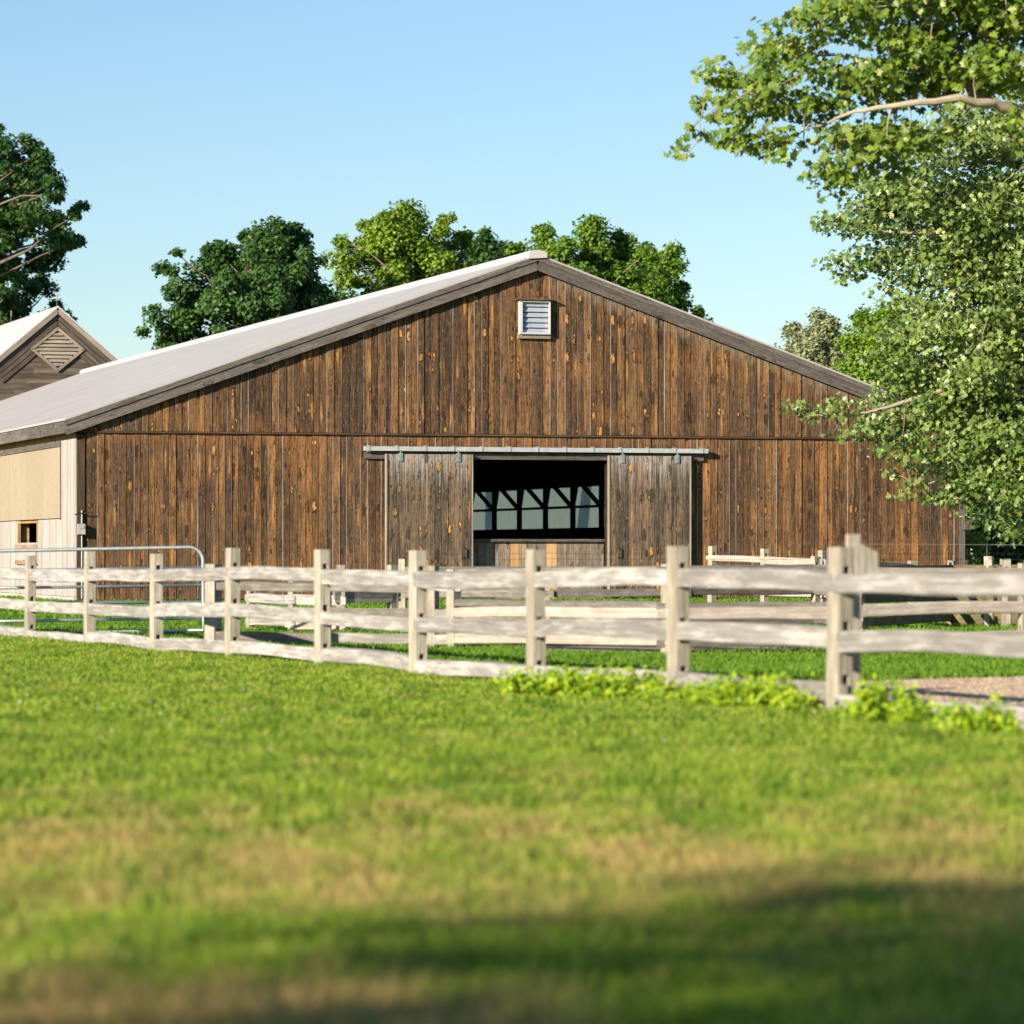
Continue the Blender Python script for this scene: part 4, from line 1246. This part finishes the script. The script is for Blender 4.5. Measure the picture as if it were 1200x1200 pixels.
limbsA = [[(1470, 150, 0, .16), (1320, 160, 0, .11), (1205, 135, -.5, .075), (1165, 122, -.8, .06), (1125, 116, -1.0, .047), (1060, 122, -1.0, .036), (1000, 130, -.8, .022), (960, 147, -.3, .012), (925, 160, -.3, .007)],
          [(1165, 122, -.1, .05), (1135, 100, .1, .042), (1090, 86, .2, .034), (1040, 74, .3, .022), (985, 64, .3, .014), (900, 62, .2, .007)],
          [(1470, 100, 0, .12), (1330, 60, .4, .08), (1200, 20, .6, .05), (1100, 0, .7, .03), (1000, 5, .6, .014)]]
spA = [(1185, 50, 60), (1130, 30, 55), (1075, 25, 48), (1020, 20, 42), (975, 30, 36), (935, 45, 30), (905, 60, 24), (880, 68, 20), (850, 78, 16), (825, 85, 12),
       (1180, -20, 70), (1100, -30, 60), (1020, -25, 45),
       (1050, 85, 38), (1000, 95, 34), (955, 100, 30), (915, 108, 26), (880, 112, 22), (850, 125, 18), (825, 122, 14), (820, 150, 14), (805, 165, 14), (795, 178, 9), (860, 160, 20), (885, 175, 20), (905, 190, 16), (930, 165, 22), (920, 140, 20), (845, 165, 14),
       (985, 150, 26), (1010, 165, 26), (975, 185, 20), (970, 205, 16), (1000, 190, 18), (1030, 170, 20), (1045, 145, 24), (1075, 60, 40), (1110, 90, 34), (1160, 90, 36), (1190, 100, 30), (1130, 140, 20), (1180, 150, 26), (975, 205, 18), (992, 214, 12), (1025, 190, 20), (1050, 175, 24), (1085, 158, 24), (840, 95, 18), (870, 95, 20), (900, 85, 22), (830, 135, 14), (870, 145, 18), (900, 130, 20)]
spray_tree('maple_tree', 'nearer maple reaching its long leafy limb across the upper right sky', 46, 1480, -250, limbsA, spA, M['leaf_maple'], .112, 430, .55, .26,
           [(1500, -60, 0, 2.0), (1420, -180, 1, 2.0), (1560, -200, 0, 2.0), (1620, 0, 0, 2.0), (1480, -300, 0, 1.8), (1560, 100, 1, 1.6)], 201)
limbsB = [[(1360, 330, 0, .16), (1270, 300, 0, .10), (1180, 285, -.3, .06), (1090, 275, -.5, .035), (1000, 268, -.6, .012)],
          [(1360, 420, 0, .14), (1270, 430, 0, .09), (1180, 440, -.3, .06), (1080, 465, -.5, .04), (1000, 488, -.6, .02), (945, 488, -.6, .008)],
          [(1350, 500, 0, .11), (1250, 520, .2, .07), (1150, 555, .2, .04), (1070, 568, .1, .012)],
          [(1370, 260, 0, .13), (1270, 200, .3, .08), (1160, 190, .5, .04), (1060, 200, .4, .012)],
          [(1360, 380, 0, .12), (1260, 370, .3, .07), (1150, 365, .3, .04), (1060, 380, .2, .014)]]
spB = [(965, 266, 12), (990, 262, 20), (1015, 272, 24), (1050, 255, 34), (1095, 240, 40), (1140, 225, 46), (1185, 205, 50), (1030, 215, 18), (1065, 195, 26), (1110, 180, 30), (1160, 170, 34), (1195, 150, 30),
       (1000, 305, 18), (1030, 310, 26), (1075, 300, 38), (1125, 300, 46), (1180, 290, 50), (1060, 345, 22), (1100, 350, 34), (1150, 350, 44), (1195, 360, 46), (1050, 385, 18),
       (1075, 400, 30), (1115, 410, 42), (1165, 420, 48), (1200, 440, 50), (1060, 440, 24), (1085, 455, 36), (1130, 470, 46), (1180, 490, 52),
       (938, 482, 10), (960, 490, 13), (985, 487, 18), (1010, 492, 22), (1035, 480, 24), (1050, 505, 24), (980, 512, 10), (1020, 520, 15), (1085, 500, 34), (1120, 520, 32),
       (1050, 548, 13), (1072, 540, 16), (1065, 572, 11), (1095, 560, 22), (1125, 575, 24), (1150, 545, 34), (1185, 560, 44), (1160, 590, 22), (1195, 605, 26), (1085, 580, 10), (1200, 250, 50), (1200, 320, 50), (1200, 540, 50), (1045, 190, 22), (1080, 165, 28), (1120, 150, 30), (1165, 140, 34), (1010, 235, 20), (1035, 240, 26), (1075, 220, 34), (1130, 260, 44), (1170, 250, 44), (1100, 380, 38), (1150, 390, 44), (1190, 400, 46), (1110, 440, 38), (1160, 460, 46), (1190, 520, 46), (1140, 510, 38)]
spray_tree('maple_tree', 'silver leaved maple drooping in front of the right end of the barn', 66, 1380, 60, limbsB, spB, M['leaf_maple2'], .105, 400, .9, .32,
           [(1330, 250, 0, 2.2), (1350, 450, 0, 2.2), (1300, 350, 1.5, 2.2), (1400, 120, 0, 2.4), (1500, 300, 0, 2.4), (1450, 450, 0, 2.2), (1280, 150, 1, 1.8), (1270, 480, 1, 1.6)], 202)

# ------------------------------------------------------------------ grass
def in_poly(x, y, poly):
    ins = np.zeros(len(x), bool); n = len(poly)
    for i in range(n):
        x1, y1 = poly[i]; x2, y2 = poly[(i + 1) % n]
        c = ((y1 > y) != (y2 > y)) & (x < (x2 - x1) * (y - y1) / (y2 - y1 + 1e-12) + x1)
        ins ^= c
    return ins

def vnoise(x, y, s, seed):
    r = np.random.default_rng(seed); N = 256
    tab = r.random((N, N))
    xs, ys = x * s, y * s
    xi, yi = np.floor(xs).astype(int), np.floor(ys).astype(int)
    fx, fy = xs - xi, ys - yi
    fx, fy = fx * fx * (3 - 2 * fx), fy * fy * (3 - 2 * fy)
    g = lambda a, b: tab[a % N, b % N]
    return (g(xi, yi) * (1 - fx) + g(xi + 1, yi) * fx) * (1 - fy) + (g(xi, yi + 1) * (1 - fx) + g(xi + 1, yi + 1) * fx) * fy

def blades(zones, name, label, m, seed, excl):
    global rng
    rng = np.random.default_rng(seed)
    X, Y, H, W = [], [], [], []
    for (y0, y1, dens, h, wd, marg, cond) in zones:
        a = (y1 - y0) * (0.267 * (y0 + y1) / 2 + 2 * marg)
        n = int(a * dens)
        y = y0 + (y1 - y0) * rng.random(n)
        x = (rng.random(n) - .5) * (0.267 * y + 2 * marg)
        k = np.ones(n, bool)
        for e in excl: k &= ~in_poly(x, y, e)
        if cond is not None: k &= cond(x, y)
        nz = vnoise(x, y, 1.3, 5) * .5 + vnoise(x, y, 4.1, 6) * .3 + vnoise(x, y, 9.0, 7) * .2
        k &= rng.random(n) < (.35 + 1.1 * nz)
        x, y, nz = x[k], y[k], nz[k]
        X.append(x); Y.append(y)
        H.append(h * (.35 + 1.25 * nz) * rng.uniform(.55, 1.25, len(x))); W.append(wd * rng.uniform(.7, 1.3, len(x)))
    X, Y, H, W = map(np.concatenate, (X, Y, H, W))
    n = len(X)
    th = rng.uniform(0, 2 * math.pi, n); ld = rng.uniform(0, 2 * math.pi, n); ln = rng.uniform(.15, .9, n) * H
    c, s = np.cos(th) * W / 2, np.sin(th) * W / 2
    bx_, by_ = np.cos(ld) * ln, np.sin(ld) * ln
    V = np.zeros((n, 5, 3))
    V[:, 0] = np.stack([X - c, Y - s, np.zeros(n)], 1); V[:, 1] = np.stack([X + c, Y + s, np.zeros(n)], 1)
    V[:, 2] = np.stack([X + c * .8 + bx_ * .35, Y + s * .8 + by_ * .35, H * .6], 1); V[:, 3] = np.stack([X - c * .8 + bx_ * .35, Y - s * .8 + by_ * .35, H * .6], 1)
    V[:, 4] = np.stack([X + bx_, Y + by_, H], 1)
    idx = np.array([0, 1, 2, 3, 3, 2, 4]); I = (np.arange(n)[:, None] * 5 + idx).ravel(); FL = np.tile([4, 3], n)
    o = np_mesh(name, V.reshape(-1, 3), I, FL, {'rnd': np.repeat(rng.random(n), 5)}, m)
    return tag(o, label, 'grass', kind='stuff')

def side(x, y):                       # > 0 on the far side of the near fence
    d = A1 - A0
    return (x - A0[0]) * -d[1] * -1 * -1 + (y - A0[1]) * d[0] * -1 if False else -((x - A0[0]) * d[1] - (y - A0[1]) * d[0]) * -1
def far_side(x, y): return ((x - A0[0]) * (A1[1] - A0[1]) - (y - A0[1]) * (A1[0] - A0[0])) > 0
def near_side(x, y): return ~far_side(x, y)
nearf = lambda x, y: np.abs((x - A0[0]) * (A1[1] - A0[1]) - (y - A0[1]) * (A1[0] - A0[0])) / np.linalg.norm(A1 - A0) < .35
blades([(7.5, 14, 2800, .055, .007, 1.2, None), (14, 24, 1900, .055, .009, 1.5, near_side), (24, 53, 900, .045, .014, 2.0, near_side), (24, 50, 500, .065, .010, 2.0, nearf)],
       'grass', 'patchy green and straw-dry grass in front of the fence', M['grass'], 31, [path_pts])
blades([(23, 42, 700, .06, .016, 2.5, far_side), (42, 62, 380, .07, .022, 3, far_side), (62, 92, 150, .09, .035, 3, far_side)],
       'grass', 'even bright green grass of the paddock behind the fence', M['grass_far'], 32, [path_pts, dirt_pts])

# stones lying on the gravel path
rng = np.random.default_rng(44)
mb = MB()
for _ in range(24000):
    y = rng.uniform(25.6, 36); x = rng.uniform(2.0, .145 * y + 1.5)
    if not in_poly(np.array([x]), np.array([y]), path_pts)[0]: continue
    r = rng.uniform(.006, .014)
    p = [(x + r * math.cos(t), y + r * math.sin(t), 0.004) for t in (0.3, 2.4, 4.5)]
    tp_ = (x + rng.uniform(-.3, .3) * r, y + rng.uniform(-.3, .3) * r, 0.004 + r * rng.uniform(.7, 1.2))
    for a_ in range(3): mb.poly([p[a_], p[(a_ + 1) % 3], tp_])
tag(mb.build('gravel', M['gravel']), 'loose pale stones on the gravel path', 'gravel', kind='stuff')

# clover heads in the lawn
rng = np.random.default_rng(41)
mb = MB()
for _ in range(220):
    y = rng.uniform(20, 44); x = rng.uniform(-.14, .14) * y
    if in_poly(np.array([x]), np.array([y]), path_pts)[0] or (vnoise(np.array([x]), np.array([y]), .35, 9)[0] < .55): continue
    z = rng.uniform(.06, .12); r = rng.uniform(.003, .006)
    mb.tube([(x, y, z - r), (x, y, z), (x, y, z + r)], [r * .6, r, r * .5], 5)
tag(mb.build('clover_flowers', M['clover']), 'tiny white clover heads scattered through the grass', 'flowers', kind='stuff')

# leafy weeds along the foot of the near fence
rng = np.random.default_rng(42)
wd_px = [(612, 823, .32), (640, 822, .38), (668, 824, .42), (700, 825, .38), (735, 826, .42), (765, 828, .30), (812, 832, .28), (842, 836, .38), (880, 838, .44), (915, 839, .44), (946, 842, .30), (1012, 851, .22), (1040, 855, .36), (1070, 858, .22), (1128, 867, .24), (1150, 869, .30), (1184, 873, .13)]
for i, (x, y, r) in enumerate(wd_px):
    Z = gz(y - 6); cx = (x - 600) * Z / F; o_ = (cx, Z, 0)
    root = thing('leafy_weed', 'low yellow-green leafy weed clump at the foot of the near fence', 'weed', o_, 0, 'weeds along the near fence')
    ns = int(75 * r); cen = []; mb = MB(o_)
    for k in range(ns):
        a = rng.uniform(0, 6.28); rr_ = r * .62 * math.sqrt(rng.random()); hgt = rng.uniform(.35, 1.0) * r * (.8 if x > 980 else .6) * (1 - .35 * rr_ / r)
        tip = np.array([cx + math.cos(a) * rr_, Z + math.sin(a) * rr_, hgt])
        mb.tube([(cx + math.cos(a) * rr_ * .5, Z + math.sin(a) * rr_ * .5, 0), tuple(tip)], [.004, .003], 4, cap=False)
        for q in range(16): cen.append(tip + rng.normal(0, .035, 3) - np.array([0, 0, .022 * (q // 3)]))
    cen = np.array(cen); cen[:, 2] = np.maximum(cen[:, 2], .02)
    leaves('foliage', cen, np.tile([-.3, -.5, .6], (len(cen), 1)), rng.uniform(.035, .065, len(cen)), T_LEAF, F_LEAF, M['weed'], root, o_, jitter=.5)
    mb.build('stem', M['weed'], root)
